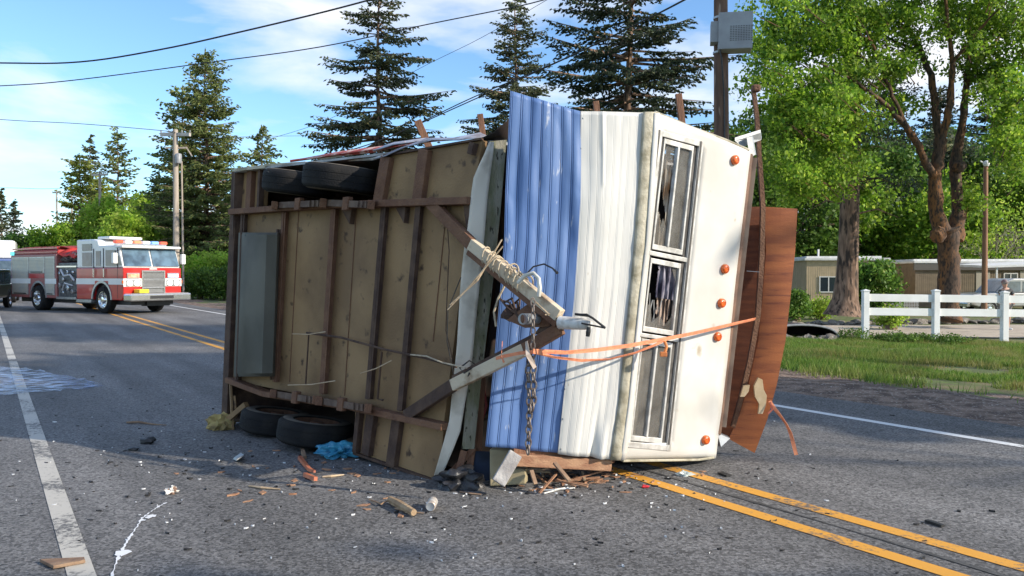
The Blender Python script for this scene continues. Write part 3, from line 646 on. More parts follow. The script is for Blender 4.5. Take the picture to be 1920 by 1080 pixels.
# chain
def chain(pts, pitch, r, wr, name='safety_chain', parent=T):
    b = MB(); pts = [V(p) for p in pts]; L = 0; segs = []
    for a, c in zip(pts[:-1], pts[1:]):
        n = max(1, int((c-a).length/pitch))
        for i in range(n): segs.append((a+(c-a)*(i+.5)/n, (c-a).normalized()))
    for k, (c, d) in enumerate(segs):
        side = d.orthogonal().normalized(); side = Matrix.Rotation(R(90 if k % 2 else 0)+.4, 3, d) @ side
        ring = [c + d*math.cos(a)*pitch*.72 + side*math.sin(a)*r for a in [2*math.pi*i/10 for i in range(10)]]
        b.tube(ring+[ring[0]], wr, 5, False)
    return b.build(name, M_chain, parent, smooth=True)
chain([P(992,655,4.98),P(990,700,5.02),P(993,760,5.03),P(990,850,5.05)], .045, .019, .0065)
chain([P(999,655,4.98),P(1000,700,5.0),P(1001,745,5.03),P(997,770,5.04)], .045, .019, .0065)
chain([P(999,560,5.0),P(1000,600,4.98),P(999,655,4.98)], .04, .015, .005)
# ropes, hose, cables, splinters lashed to the tongue
b = MB()
for k in range(9):
    t = .18+.05*k+.01*(k % 3); c = lerp(ub, uc, t); d = (uc-ub).normalized(); sd = d.cross(WD).normalized()
    ring = [c+(WD*math.cos(a)*.065+sd*math.sin(a)*.052)+d*.012*math.sin(a+k) for a in [2*math.pi*i/12 for i in range(13)]]; b.tube(ring, .006, 5, False)
for k in range(4):
    c = P(963+9*k, 507+7*k, 5.25); b.tube([c+V((math.cos(a+k)*.035, .02*math.sin(a*2), math.sin(a)*.045)) for a in [i*.5 for i in range(15)]], .006, 5, False)
b.build('rope', M_rope, T)
b = MB(); b.tube([P(972,530,5.15),P(985,516,5.1),P(1000,512,5.08),P(1010,522,5.06),P(1012,540,5.05),P(1010,556,5.05)], .014, 8); b.build('hose', mat('white_hose',(.70,.68,.6),.5,(.5,.48,.42),12), T, smooth=True)
b = MB(); b.tube([P(985,516,5.2),P(1000,500,5.2),P(1020,495,5.2),P(1036,503,5.15),P(1045,512,5.1)], [.006,.006,.006,.006,.01], 6); b.build('black_cable', M_black, T, smooth=True)
b = MB(); b.tube([P(946,536,5.4),P(934,560,5.4),P(926,585,5.4),P(930,612,5.4)], .008, 6); b.build('hose', M_rope, T)
b = MB()
for k in range(6): b.tube([P(938+3*k,560+4*k,5.4),P(950+5*k,575-8*(k%3),5.3),P(972,592+3*k,5.25)], .008, 5)
b.blob(P(958,590,5.35), (.07,.06,.05), 2, .4, 3); b.build('brush_of_wires', M_rustD, T)
for q in (((839,581,5.35),(885,532,5.3),(943,462,5.25)),((843,572,5.34),(895,525,5.29),(941,449,5.3)),((1000,562,5.05),(1030,590,4.95),(1022,590,4.95))):
    b = MB(); b.tube([P(*p) for p in q], [.004,.008,.005], 5); b.build('splinter', M_woodP, T)
b = MB(); b.tube([P(885,690,5.45),P(870,700,5.4),P(862,690,5.45),P(880,676,5.5),P(896,686,5.5),P(880,700,5.45),P(872,722,5.5)], .006, 5); b.tube([P(864,520,5.6),P(840,580,5.6),P(838,640,5.6),P(850,700,5.6),P(862,720,5.6)], .004, 5); b.build('black_cable', M_black, T)
b = MB(); b.tube([P(893,690,5.95),P(905,720,5.9),P(912,760,5.9),P(900,800,5.9),P(893,810,5.9)], .012, 6); b.build('red_hose', mat('dark_red_rubber',(.22,.03,.025),.6,(.12,.02,.02),9), T)
# broken framing under the front wall
M_redw = mat('broken_wood', (.32,.16,.09), .85, (.45,.26,.15), 6, 6, bump=.4, stretch=(1,4,4))
b = MB(); b.beam(P(962,862,5.55), P(1145,872,5.75), .05, .085); b.build('broken_beam', M_redw, T, bevel=.006)
b = MB(); b.beam(P(962,846,5.6), P(1150,862,5.8), .05, .04); b.build('broken_beam', M_wood, T)
b = MB(); b.beam(P(967,850,5.48), P(934,906,5.40), .10, .04, V((.1,-1,.1))); b.build('broken_board', mat('weathered_white_wood',(.46,.44,.42),.85,(.28,.26,.25),8,6,bump=.4), T, bevel=.006)
b = MB(); b.prism([P(918,842,5.70),P(962,846,5.70),P(960,880,5.62),P(985,880,5.60),P(985,908,5.58),P(918,912,5.62)], V((.02,.08,0))); b.build('torn_floor_panel', mat('tan_panel',(.36,.30,.18),.8,(.27,.22,.12),5), T, bevel=.008)
wallquad('torn_lining', P(892,846,5.85), P(920,846,5.85), P(918,904,5.8), P(884,902,5.8), mat('dark_blue_cloth',(.02,.035,.07),.8,(.01,.015,.03),6), .02)
for q in (((870,845,5.8),(858,890,5.75)),((885,843,5.85),(880,880,5.8)),((905,700,5.9),(897,845,5.9))):
    b = MB(); b.beam(P(*q[0]), P(*q[1]), .05, .03, V((0,1,0))); b.build('stud', M_wood, T)
b = MB(); b.beam(P(432,712,7.75), P(436,806,7.7), .02, .03); b.beam(P(418,795,7.75), P(462,758,7.6), .05, .05); b.beam(P(440,742,7.7), P(442,766,7.7), .02, .02); b.build('broken_board', M_floor, T)
b = MB(); b.blob(P(415,795,7.75), (.13,.12,.10), 3, .6, 3); b.build('yellow_insulation', mat('insulation',(.42,.32,.12),.95,(.25,.18,.08),14,6,bump=.8,bscale=30), T)
b = MB(); b.prism([P(1345,812,6.5),P(1369,822,6.5),P(1352,838,6.45),P(1342,836,6.5)], V((.01,.1,0))); b.build('bent_flashing', M_galv, T)

# ------------------------------------------------------------------ plywood sheet strapped to the roof side
M_ply = mat('stained_plywood', (.46,.145,.042), .6, (.32,.092,.03), 1.6, 9, .38, .64, .2, 30, stretch=(1.2,1.2,10), c3=(.22,.06,.024), s3=3.5, lo3=.56, hi3=.72)
M_plyE = mat('plywood_edge', (.62,.44,.26), .8, (.45,.30,.17), 20)
M_ply2 = mat('bare_plywood_patch', (.62,.48,.30), .85, (.50,.36,.20), 10)
pl = thing('plywood_sheet', 'large reddish brown plywood sheet with peeled patches leaning against the trailer roof side', 'plywood', P(1400,848,6.66))
def bandp(L, Rr, name, m, th, parent, nu=8, bow=0):
    b = MB(); nv = len(L)-1; k = 4; pts = []
    for j in range(nv*k+1):
        t = j/k; i = min(int(t), nv-1); f = t-i
        a = P(*[lerp(L[i][q], L[i+1][q], f) for q in range(3)]); c = P(*[lerp(Rr[i][q], Rr[i+1][q], f) for q in range(3)])
        for u in range(nu+1): pts.append(lerp(a, c, u/nu)+V((0,-1,0))*bow*math.sin(math.pi*u/nu))
    w1 = nu+1; b.add(pts, [(j*w1+i,j*w1+i+1,(j+1)*w1+i+1,(j+1)*w1+i) for j in range(nv*k) for i in range(nu)])
    o = b.build(name, [m, M_plyE], parent, smooth=False); s = o.modifiers.new('thickness','SOLIDIFY'); s.thickness = th; s.offset = -1; s.material_offset_rim = 1; return o
bandp([(1432,388,6.62),(1436,470,6.60),(1430,560,6.58),(1422,640,6.58),(1404,720,6.58),(1386,780,6.60),(1366,822,6.62)],
      [(1494,392,6.58),(1490,470,6.56),(1481,560,6.53),(1472,640,6.52),(1456,720,6.52),(1438,785,6.55),(1414,848,6.60)], 'outer_panel', M_ply, .018, pl, 8, .008)
bandp([(1399,388,6.72),(1394,470,6.72),(1388,560,6.72),(1378,640,6.72),(1366,720,6.72),(1354,780,6.72),(1347,812,6.72)],
      [(1434,388,6.70),(1436,470,6.68),(1432,560,6.66),(1424,640,6.66),(1406,720,6.66),(1388,780,6.68),(1369,820,6.68)], 'inner_panel', mat('stained_plywood_shaded',(.24,.075,.03),.7,(.15,.045,.02),2.2,8,.38,.62,.25,30,stretch=(1.2,1.2,9)), .018, pl, 8, .0)  # shade on the inner panel is put into a darker plywood colour
def patch(px):
    b = MB(); b.prism([P(x,y,6.478) for x, y in px], V((0,.03,0))); b.build('peeled_patch', M_ply2, pl)
patch([(1422,708),(1430,712),(1432,730),(1438,742),(1436,760),(1430,776),(1422,776),(1424,758),(1416,744),(1414,724)])
patch([(1394,724),(1406,722),(1404,734),(1396,744),(1388,744)])
# orange ratchet strap
ST = thing('ratchet_strap', 'orange ratchet strap pulled from the tongue across the front window to the plywood', 'strap', P(1000,660,4.95))
def ribbon(name, pts, wd, m, parent, tw=None, up=V((0,0,1))):
    b = MB(); q = [P(*p) for p in pts]; o = []
    for i, p in enumerate(q):
        d = (q[min(i+1,len(q)-1)]-q[max(i-1,0)]).normalized(); s = (up-d*up.dot(d)).normalized()
        if tw: s = Matrix.Rotation(tw[i], 3, d) @ s
        o += [p-s*wd/2, p+s*wd/2]
    b.add(o, [(2*i,2*i+1,2*i+3,2*i+2) for i in range(len(q)-1)]); ob = b.build(name, m, parent); s = ob.modifiers.new('thickness','SOLIDIFY'); s.thickness = .003; s.offset = 0; return ob
ribbon('upper_strand', [(1000,658,4.95),(1060,661,5.1),(1120,656,5.3),(1180,648,5.45),(1240,637,5.62),(1300,625,5.85),(1360,611,6.1),(1416,598,6.42)], .027, M_strap, ST, [0,.3,.1,0,0,.2,.3,.6])
ribbon('lower_strand', [(1000,660,4.95),(1040,670,5.05),(1090,676,5.2),(1140,674,5.35),(1190,662,5.45),(1230,646,5.55),(1250,636,5.62)], .020, M_strap, ST, [0,.8,.4,.9,.7,.3,0])
ribbon('tail', [(1000,660,4.95),(975,662,5.0),(945,668,5.08),(930,672,5.2)], .022, M_strap, ST)
ribbon('tail', [(942,640,5.1),(940,668,5.05),(945,680,5.05)], .012, M_strap, ST)
b = MB(); b.tube([P(1246,640,5.6),P(1250,650,5.58),P(1246,662,5.57)], .012, 6); b.box(P(1244,664,5.57), (.05,.03,.035)); b.build('ratchet_hook', mat('orange_steel',(.70,.24,.06),.5,(.5,.16,.05),20), ST, bevel=.004)
ribbon('webbing', [(987,640,4.96),(990,665,4.94),(1003,690,4.97)], .03, mat('pale_webbing',(.60,.50,.42),.9,(.45,.36,.3),20), ST)
S2 = thing('strap_tail', 'loose frayed strap end hanging off the right edge of the plywood sheet', 'strap', P(1490,856,6.4))
ribbon('webbing', [(1443,752,6.48),(1452,766,6.45),(1462,778,6.42),(1474,795,6.4),(1482,812,6.4),(1487,830,6.38),(1493,853,6.37)], .03, M_strap, S2, [0,.5,1.2,1.3,.9,.3,.1], V((1,0,0)))
ribbon('frayed_strand', [(1444,754,6.47),(1448,768,6.44),(1440,776,6.42)], .015, mat('dark_red_webbing',(.25,.06,.04),.8,(.4,.12,.07),12), S2, None, V((1,0,0)))
# ================================================================== TREES
M_bark = mat('fir_bark', (.14, .088, .06), .95, (.28, .185, .13), 9, 8, .42, .62, 1, 14, stretch=(1,1,.22), c3=(.045,.032,.025), s3=7, lo3=.52, hi3=.6)
M_barkM = mat('mossy_bark', (.085, .055, .038), .95, (.19, .085, .03), 2.2, 8, .42, .62, 1, 14, stretch=(1,1,.35), c3=(.035,.025,.018), s3=15, lo3=.48, hi3=.60)
def unit(a): return a/np.maximum(np.linalg.norm(a, axis=1, keepdims=True), 1e-6)
def leafquads(c, d, wv, L, W):
    """rhombus leaves: centre c, long axis d, cross axis wv"""
    L = np.asarray(L).reshape(-1, 1); W = np.asarray(W).reshape(-1, 1)
    v = np.stack([c-d*L, c+wv*W-d*L*.1, c+d*L, c-wv*W-d*L*.1], 1); return v.reshape(-1, 3)
def conifer(root, h, rad, seed, m, start=.08, whorl=.55, nb=5, droop=.25, clump=.16, sp=.22, power=.8, trunk_r=.3, gap=.0, open_=1.0, top=0, irregular=.35, tip=True, dens=1.35):
    g = np.random.default_rng(seed); tm = MB(); crown = []
    tm.tube([V((.05*h*.1*math.sin(k*.9+seed), .0, h*k/10)) for k in range(11)], [trunk_r*(1-.93*k/10)*(1.25 if k == 0 else 1) for k in range(11)], 9)
    z = h*start; a0 = 0; nb = nb*dens; rad = rad*1.12
    while z < h*.985:
        t = (z/h-start)/(1-start); L0 = rad*(1-t)**power*(1 if t > .12 else .75+2*t)
        n = max(3, int(nb*(.7+.5*(1-t))))
        for k in range(n):
            if g.random() < gap: continue
            a0 += 2.4+g.normal(0, .3); L = max(.25, L0*(1-irregular+2*irregular*g.random()*(.6 if g.random() < .6 else 1)))
            zz = z+g.normal(0, whorl*.5); up = .35*t+g.normal(0, .08)-droop*.6*(1-t)
            d0 = np.array([math.cos(a0), math.sin(a0), up]); side = np.array([-math.sin(a0), math.cos(a0), 0])
            ns = max(4, int(L/sp)); ts = np.linspace(0, 1, ns+1)
            path = np.array([0, 0, zz])+np.outer(ts*L, d0)+np.outer(-(droop*L*(ts**1.3)*.55)+droop*L*.35*ts**3, [0, 0, 1])
            if L > 1.0: tm.tube([V(path[i]) for i in (0, ns//2, ns)], [max(.012, .022*L), .012*L+.004, .004], 4, False)
            for i in range(1 if L < 1.2 else int(ns*.2)+1, ns+1):
                tt = ts[i]; sl = (.30*L*(1-tt)+.16)*(1.0+.3*g.normal())*open_
                if sl < .08: sl = .08
                m_ = max(1, int(sl/(clump*.75)))
                for sd in ((-1, 1) if i < ns else (0,)):
                    dv = d0*.75+side*sd*(.9+.2*g.normal())+np.array([0, 0, -.25-.2*g.random()]); dv /= np.linalg.norm(dv)
                    q = path[i]+np.outer((np.arange(m_)+.4+g.random(m_)*.4)/m_*sl, dv); q += g.normal(0, clump*.22, q.shape); q[:, 2] -= abs(g.normal(0, clump*.3, m_))
                    cc = np.repeat(q, 3, 0); dd = unit(np.tile(dv, (len(cc), 1))+g.normal(0, .45, (len(cc), 3)))
                    crown.append((cc, dd))
        z += whorl*(.75+.5*g.random())*(1 if t < .7 else .7)
    if tip: crown.append((np.c_[np.zeros(14), np.zeros(14), np.linspace(h*.97, h*1.01, 14)], unit(g.normal(0, .5, (14, 3))+[0, 0, 1])))
    c = np.concatenate([a for a, b in crown]); d = np.concatenate([b for a, b in crown]); n = len(c)
    wv = unit(np.cross(d, g.normal(0, 1, (n, 3))))
    s = g.uniform(.6, 1.25, n)*clump
    v = leafquads(c, d, wv, s*.8, s*.34)
    tm.build('trunk', M_bark, root, smooth=True, world=False); npmesh('crown', v, 4, m, root)
    return n
def broadleaf(root, h, rad, seed, m, bark, levels=4, nleaf=14000, size=.10, cz=.62, squash=1.0, trunk_r=.2, lean=0, cl=.55, base=.0):
    """crown from leaf clusters scattered over branch ends"""
    g = np.random.default_rng(seed); tm = MB(); ends = []
    def rec(p, d, L, r, lv):
        n = 4; pts = [V(p)]; dd = V(d)
        for i in range(n):
            dd = (dd+V(g.normal(0, .16, 3).tolist())+V((0, 0, .04))).normalized(); pts.append(pts[-1]+dd*L/n)
        tm.tube(pts, [r*(1-.45*i/n) for i in range(n+1)], 7 if lv > 2 else 5, False)
        if lv <= 2: ends.extend([tuple(pts[2]), tuple(pts[3]), tuple(pts[-1])])
        if lv <= 0: return
        for k in range(3 if lv > 1 else 3):
            ax = dd.orthogonal().normalized(); ax = Matrix.Rotation(g.uniform(0, 6.28), 3, dd) @ ax
            nd = Matrix.Rotation(R(g.uniform(22, 58)), 3, ax) @ dd
            rec(pts[-1] if k else pts[3], nd, L*g.uniform(.62, .85), r*.55, lv-1)
    tr = h*.22
    tm.tube([V((0,0,-.2)), V((0,0,tr*.4)), V((lean*.3,0,tr))], [trunk_r*1.3, trunk_r*1.05, trunk_r*.95], 9)
    for k in range(4):
        a = k*1.57+g.uniform(-.4, .4); rec((lean*.3, 0, tr), V((math.cos(a)*.55, math.sin(a)*.55, 1)).normalized(), h*.24, trunk_r*.6, levels-1)
    E = np.array(ends); ext = np.array([rad, rad, (h-tr*.6)/2*squash]); cen = np.array([0, 0, tr*.6+(h-tr*.6)/2+base])
    e0 = E.mean(0); sd = np.abs(E-e0).max(0); E2 = (E-e0)/sd; nrm = np.linalg.norm(E2, axis=1, keepdims=True); E2 = E2/np.maximum(nrm, 1e-3)*np.minimum(nrm**.6, 1)
    E = cen+E2*ext
    idx = g.integers(0, len(E), nleaf); c = E[idx]+g.normal(0, cl, (nleaf, 3))*[1, 1, .7]
    d = unit(g.normal(0, 1, (nleaf, 3))+[0, 0, -.4]); wv = unit(np.cross(d, g.normal(0, 1, (nleaf, 3))))
    s = g.uniform(.6, 1.3, nleaf)*size
    tm.build('trunk', bark, root, smooth=True, world=False); npmesh('crown', leafquads(c, d, wv, s, s*.62), 4, m, root)
L_fir = leafmat('fir_needles', (.055,.08,.048), (.18,.20,.095), .4, (.38,.34,.15))  # needle colour lightened in place of haze in the air
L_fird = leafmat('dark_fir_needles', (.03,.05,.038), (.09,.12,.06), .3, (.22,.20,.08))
L_firg = leafmat('green_fir_needles', (.10,.15,.05), (.32,.36,.12), .45, (.45,.42,.17))  # haze brightness of the far firs worked into the needle colour
L_firy = leafmat('yellow_green_needles', (.18,.24,.04), (.44,.47,.10), .5, (.5,.5,.16))
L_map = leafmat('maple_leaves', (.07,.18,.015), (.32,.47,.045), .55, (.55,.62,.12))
L_mapd = leafmat('dark_green_leaves', (.05,.12,.018), (.17,.27,.045), .45)  # plain darker green leaf colour
L_bri = leafmat('bright_spring_leaves', (.20,.37,.03), (.48,.60,.09), .6, (.42,.52,.1))
L_shr = leafmat('shrub_leaves', (.07,.17,.02), (.20,.34,.05), .4, (.36,.42,.1))
def at(px, d): p = onT(px, d); return p
# three big firs behind the trailer
t = thing('fir_tree', 'tall open fir with drooping branches behind the wheels of the trailer', 'fir tree', at(712, 46))
conifer(t, 20.6, 5.0, 11, L_fir, start=.22, whorl=.62, nb=6, droop=.36, clump=.155, sp=.21, power=.62, trunk_r=.26, irregular=.42, dens=1.15)
t = thing('fir_tree', 'narrower fir with a pointed top just left of the darkest fir', 'fir tree', at(968, 52))
conifer(t, 21.6, 5.0, 22, L_fir, start=.2, whorl=.55, nb=6, droop=.16, clump=.155, sp=.21, power=.85, trunk_r=.25, irregular=.35)
t = thing('fir_tree', 'darkest and widest fir, left of the pole with the grey box', 'fir tree', at(1178, 40))
conifer(t, 23.5, 4.9, 33, L_fird, start=.24, whorl=.62, nb=7, droop=.26, clump=.155, sp=.20, power=.38, trunk_r=.32, irregular=.45, gap=.08, dens=1.0)
# group right of the road, middle distance
t = thing('fir_tree', 'tallest full green fir beside the pole with the crossarm', 'fir tree', at(388, 72))
conifer(t, 22.6, 5.2, 41, L_firg, start=.04, whorl=.55, nb=8, droop=.15, clump=.21, sp=.27, power=.55, trunk_r=.3)
t = thing('fir_tree', 'thinner fir with a rounded top, left side of the tallest full fir', 'fir tree', at(345, 76))
conifer(t, 20.0, 3.9, 42, L_firg, start=.05, whorl=.7, nb=6, droop=.1, clump=.28, sp=.36, power=.40, trunk_r=.28)
t = thing('fir_tree', 'lower fir whose top shows above the rear corner of the trailer', 'fir tree', at(492, 66))
conifer(t, 14.4, 5.0, 43, L_firg, start=.05, whorl=.6, nb=6, droop=.12, clump=.24, sp=.32, power=.75, trunk_r=.2)
t = thing('fir_tree', 'bushy fir filling the gap between the two firs right of the crossarm pole', 'fir tree', at(440, 70))
conifer(t, 11.0, 3.6, 44, L_firg, start=.02, whorl=.55, nb=7, droop=.15, clump=.26, sp=.32, power=.6, trunk_r=.2)
t = thing('fir_tree', 'slender fir in the middle of the distant row, taller of its pair', 'fir tree', at(222, 95))
conifer(t, 19.5, 4.0, 45, L_firg, start=.05, whorl=.7, nb=6, droop=.12, clump=.3, sp=.4, power=.6, trunk_r=.25)
t = thing('fir_tree', 'yellow-green fir left in the distant row, with a full rounded crown', 'fir tree', at(152, 98))
conifer(t, 16.6, 3.9, 46, L_firy, start=.02, whorl=.6, nb=7, droop=.12, clump=.3, sp=.36, power=.45, trunk_r=.25)
t = thing('fir_tree', 'thin dark fir standing right behind the yellow-green fir', 'fir tree', at(172, 112))
conifer(t, 21.5, 3.3, 47, L_fir, start=.1, whorl=.8, nb=5, droop=.1, clump=.34, sp=.45, power=.6, trunk_r=.25)
t = thing('fir_tree', 'small hazy fir at the far left edge of the skyline', 'fir tree', at(4, 150))
conifer(t, 18, 3.6, 48, L_fir, start=.05, whorl=.9, nb=6, clump=.4, sp=.5, trunk_r=.25)
t = thing('fir_tree', 'small dark fir right of the one on the left edge', 'fir tree', at(28, 140))
conifer(t, 14.5, 3.6, 49, L_fird, start=.05, whorl=.9, nb=6, clump=.4, sp=.5, trunk_r=.25)
def bl(px, d, h, r_, seed, m, lab, n=9000, size=.16, cat='tree', name='broadleaf_tree', **k):
    t = thing(name, lab, cat, at(px, d)); broadleaf(t, h, r_, seed, m, M_bark, 3, n, size, **k); return t
bl(290, 84, 10.8, 4.2, 1, L_bri, 'bright green leafy tree behind the fire engine, left of the crossarm pole', 14000, .19, cl=.5)
bl(215, 80, 9.5, 4.0, 2, L_bri, 'yellow-green leafy tree above the middle of the fire engine roof', 13000, .19, cl=.5)
bl(236, 70, 7.6, 3.2, 13, L_bri, 'light green leafy tree right behind the cab of the fire engine', 12000, .17, cl=.5)
bl(110, 88, 7.4, 3.6, 14, L_map, 'mid green leafy tree above the hose bed of the fire engine', 10000, .19, cl=.5)
t = thing('fir_tree', 'pale green fir between the yellow-green fir and the slender one', 'fir tree', at(190, 90))
conifer(t, 12.5, 3.6, 50, L_firy, start=.02, whorl=.6, nb=8, droop=.12, clump=.28, sp=.34, power=.5, trunk_r=.22)
t = thing('fir_tree', 'low green fir between the bright leafy trees and the crossarm pole', 'fir tree', at(300, 78))
conifer(t, 12.0, 3.4, 52, L_firg, start=.02, whorl=.6, nb=8, droop=.12, clump=.26, sp=.32, power=.6, trunk_r=.22)
bl(146, 74, 4.9, 1.1, 3, L_bri, 'small light green tree behind the hose bed of the fire engine', 4000, .13, cl=.3)
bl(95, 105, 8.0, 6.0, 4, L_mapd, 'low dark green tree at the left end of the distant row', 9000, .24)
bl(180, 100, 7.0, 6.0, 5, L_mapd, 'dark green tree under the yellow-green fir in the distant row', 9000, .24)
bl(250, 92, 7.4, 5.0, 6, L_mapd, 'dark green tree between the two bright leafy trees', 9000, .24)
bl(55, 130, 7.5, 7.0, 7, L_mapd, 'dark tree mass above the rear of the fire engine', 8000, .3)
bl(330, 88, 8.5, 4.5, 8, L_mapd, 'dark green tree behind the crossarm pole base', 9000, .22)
bl(398, 52, 3.4, 2.2, 9, L_bri, 'light green bush on the verge right of the fire engine', 9000, .10, cat='bush', name='bush', cl=.4)
bl(375, 50, 1.5, 2.0, 10, L_mapd, 'low dark bush at the road edge right of the fire engine bumper', 6000, .08, cat='bush', name='bush', cl=.3)
bl(425, 48, 2.0, 2.0, 12, L_mapd, 'dark bush half hidden by the rear corner of the trailer', 6000, .09, cat='bush', name='bush', cl=.3)
far_ = bl(560, 92, 9.5, 6.0, 15, L_mapd, 'leafy tree far beyond the road, hidden behind the overturned trailer', 9000, .26)
far_['group'] = 'trees beyond the trailer'
for k, (px, d) in enumerate(((680,98),(800,90),(930,96),(1060,88),(1190,94),(1310,86))): dup(far_, at(px, d), k*1.3, .9+.05*(k % 3))
# far wooded ridge
b = MB(); pts = []
for i in range(81):
    px = -900+i*50; d = 650; x = (px-960)/FPX*d; hgt = 16+9*mnoise.noise(V((i*.21,0,0)))+4*mnoise.noise(V((i*.8,1,0)))+ (34*math.exp(-((px-20)/120)**2))
    for k, f in enumerate((0, .5, .85, 1, .9, 0)): pts.append(V((x, d+k*55, -3+hgt*f+2*mnoise.noise(V((i*1.3, k*2, 4))))))
b.add(pts, [(6*i+k, 6*i+6+k, 6*i+7+k, 6*i+1+k) for i in range(80) for k in range(5)])
struct(b.build('hills', mat('wooded_hill', (.05,.075,.05), .95, (.08,.11,.05), .05, 8, bump=1, bscale=.3), smooth=True))

# ---------------------------------------------------- big-leaf maple on the right
MT = thing('maple_tree', 'big mossy forked maple with bright green crown behind the white fence', 'maple tree', at(1782, 28.5))
md = 28.5
def Pm(px, py, dd=0): return P(px, py, md+dd) - MT.location
g = np.random.default_rng(5)
tm = MB()
def limb(pts, r, seg=10):
    q = [Pm(*p) for p in pts]; out = []; rs = []
    for i in range(len(q)-1):
        for k in range(4):
            f = k/4; out.append(lerp(q[i], q[i+1], f)+V(g.normal(0, .018, 3).tolist())); rs.append(.84*lerp(r[i], r[i+1], f)*(1+.08*g.normal()))
    out.append(q[-1]); rs.append(r[-1]); tm.tube(out, rs, seg)
limb([(1776,600,0),(1778,560,0),(1780,510,0),(1778,460,0),(1772,430,0)], [.60,.50,.44,.48,.52], 14)
limb([(1770,450,0),(1756,400,0),(1753,340,0),(1758,300,0),(1764,262,0)], [.44,.32,.27,.26,.24], 12)
limb([(1788,450,.1),(1797,400,.2),(1793,340,.3),(1793,310,.3),(1800,260,.3),(1808,200,.3),(1812,140,.4),(1825,60,.5),(1835,-40,.6)], [.40,.26,.24,.28,.16,.14,.12,.09,.05], 10)
limb([(1756,340,0),(1735,300,-.3),(1718,265,-.5),(1700,238,-.8),(1672,205,-1),(1640,180,-1.4),(1600,150,-1.8),(1540,120,-2.2)], [.2,.16,.15,.14,.12,.09,.06,.03], 9)
limb([(1762,270,0),(1756,230,.2),(1752,190,.3),(1745,140,.5),(1728,100,.7),(1700,50,1),(1680,-20,1.2)], [.2,.17,.16,.13,.11,.08,.04], 9)
limb([(1764,270,0),(1776,220,-.2),(1784,170,-.3),(1786,110,-.5),(1776,40,-.8),(1770,-50,-1)], [.19,.15,.15,.11,.08,.04], 9)
limb([(1700,238,-.8),(1680,190,-1.2),(1662,150,-1.4),(1640,90,-1.6),(1600,20,-1.8)], [.10,.08,.07,.05,.02], 7)
limb([(1812,150,.4),(1850,100,.8),(1890,40,1.3),(1930,-30,1.6)], [.09,.07,.05,.03], 7)
limb([(1786,120,-.5),(1830,60,-1.2),(1880,10,-2)], [.08,.06,.03], 7)
limb([(1728,100,.7),(1680,80,1.2),(1620,40,1.8)], [.08,.05,.02], 7)
tm.blob(Pm(1760,440,-.38), (.27,.24,.30), 3, .25, 2); tm.blob(Pm(1798,312,.1), (.26,.25,.22), 3, .25, 2)
tr = tm.build('trunk', M_barkM, MT, smooth=True, world=False)
# leaf clusters: a crown envelope in the tree's own space with gaps
cl = []
def region(px, py, rx, ry, n, dd=0, rz=2.2):
    for _ in range(n):
        a = g.normal(0, .5, 3); cl.append(tuple(Pm(px+a[0]*rx, py+a[1]*ry, dd+a[2]*rz)))
region(1480,60,70,90,66,-1); region(1560,40,80,80,80,-1); region(1650,30,90,70,50,0); region(1760,20,90,60,34,0); region(1860,30,80,80,70,0)
region(1480,200,50,60,46,-1.2); region(1545,180,70,70,64,-1.5); region(1625,130,60,60,34,-1); region(1890,170,50,80,44,0); region(1700,100,50,40,12,1)
region(1500,300,50,60,44,-1); region(1560,270,60,60,46,-1); region(1440,130,40,60,26,-1.2); region(1600,230,50,50,16,-.5); region(1830,110,50,50,26,.5)
region(1900,270,40,60,36,.5); region(1690,190,50,30,8,1); region(1500,350,45,25,16,0); region(1560,330,40,30,14,0)
region(1815,380,16,25,8,.2,.6); region(1780,-60,200,50,80,0,3); region(1920,60,90,100,50,0); region(1980,180,60,120,50,0)
E = np.array(cl); nl = 84000; idx = g.integers(0, len(E), nl)
c = E[idx]+g.normal(0, .21, (nl, 3))*[1, 1, .75]
d = unit(g.normal(0, 1, (nl, 3))+[0, 0, -.5]); wv = unit(np.cross(d, g.normal(0, 1, (nl, 3)))); s = g.uniform(.03, .09, nl)
npmesh('crown', leafquads(c, d, wv, s, s*.75), 4, L_map, MT)
tw = MB()
for e in E[::3]:
    e = V(e); tgt = V((e.x*.86, e.y*.9, e.z-.5)); tw.tube([tgt, lerp(tgt, e, .5)+V(g.normal(0,.06,3).tolist()), e], [.022,.014,.005], 4, False)
tw.build('twigs', M_barkM, MT, smooth=True, world=False)['kind'] = 'stuff'

# old fir trunk standing left of the maple
FT = thing('fir_tree', 'thick bare fir trunk left of the maple, flaring at its foot', 'fir tree', at(1583, 31))
def Pf(px, py, dd=0): return P(px, py, 31+dd) - FT.location
tm = MB(); q = [Pf(*p) for p in ((1581,592),(1582,580),(1585,560),(1588,520),(1591,460),(1593,380),(1596,300),(1598,200),(1600,100),(1603,-40),(1606,-200))]
tm.tube(q, [.78,.62,.49,.42,.38,.36,.34,.32,.29,.25,.2], 16); 
for k in range(14):
    a = k*2.1; z = q[4].z+1.2+k*.42; tm.tube([V((q[5].x, 0, z)), V((q[5].x+math.cos(a)*1.1, math.sin(a)*1.1, z+.25)), V((q[5].x+math.cos(a)*2.0, math.sin(a)*2, z-.1))], [.045,.03,.01], 5, False)
tm.build('trunk', M_bark, FT, smooth=True, world=False)
n = 9000; k = g.integers(0, 26, n); a = k*2.1; rr_ = g.uniform(.3, 3.2, n); z = q[5].z+1.0+k*.62-.12*rr_
c = np.c_[q[5].x+np.cos(a)*rr_, np.sin(a)*rr_, z]+g.normal(0, .22, (n, 3)); d = unit(g.normal(0, 1, (n, 3))+[0,0,-.3]); wv = unit(np.cross(d, g.normal(0, 1, (n, 3))))
npmesh('crown', leafquads(c, d, wv, g.uniform(.08,.16,n), g.uniform(.02,.04,n)), 4, L_fird, FT)

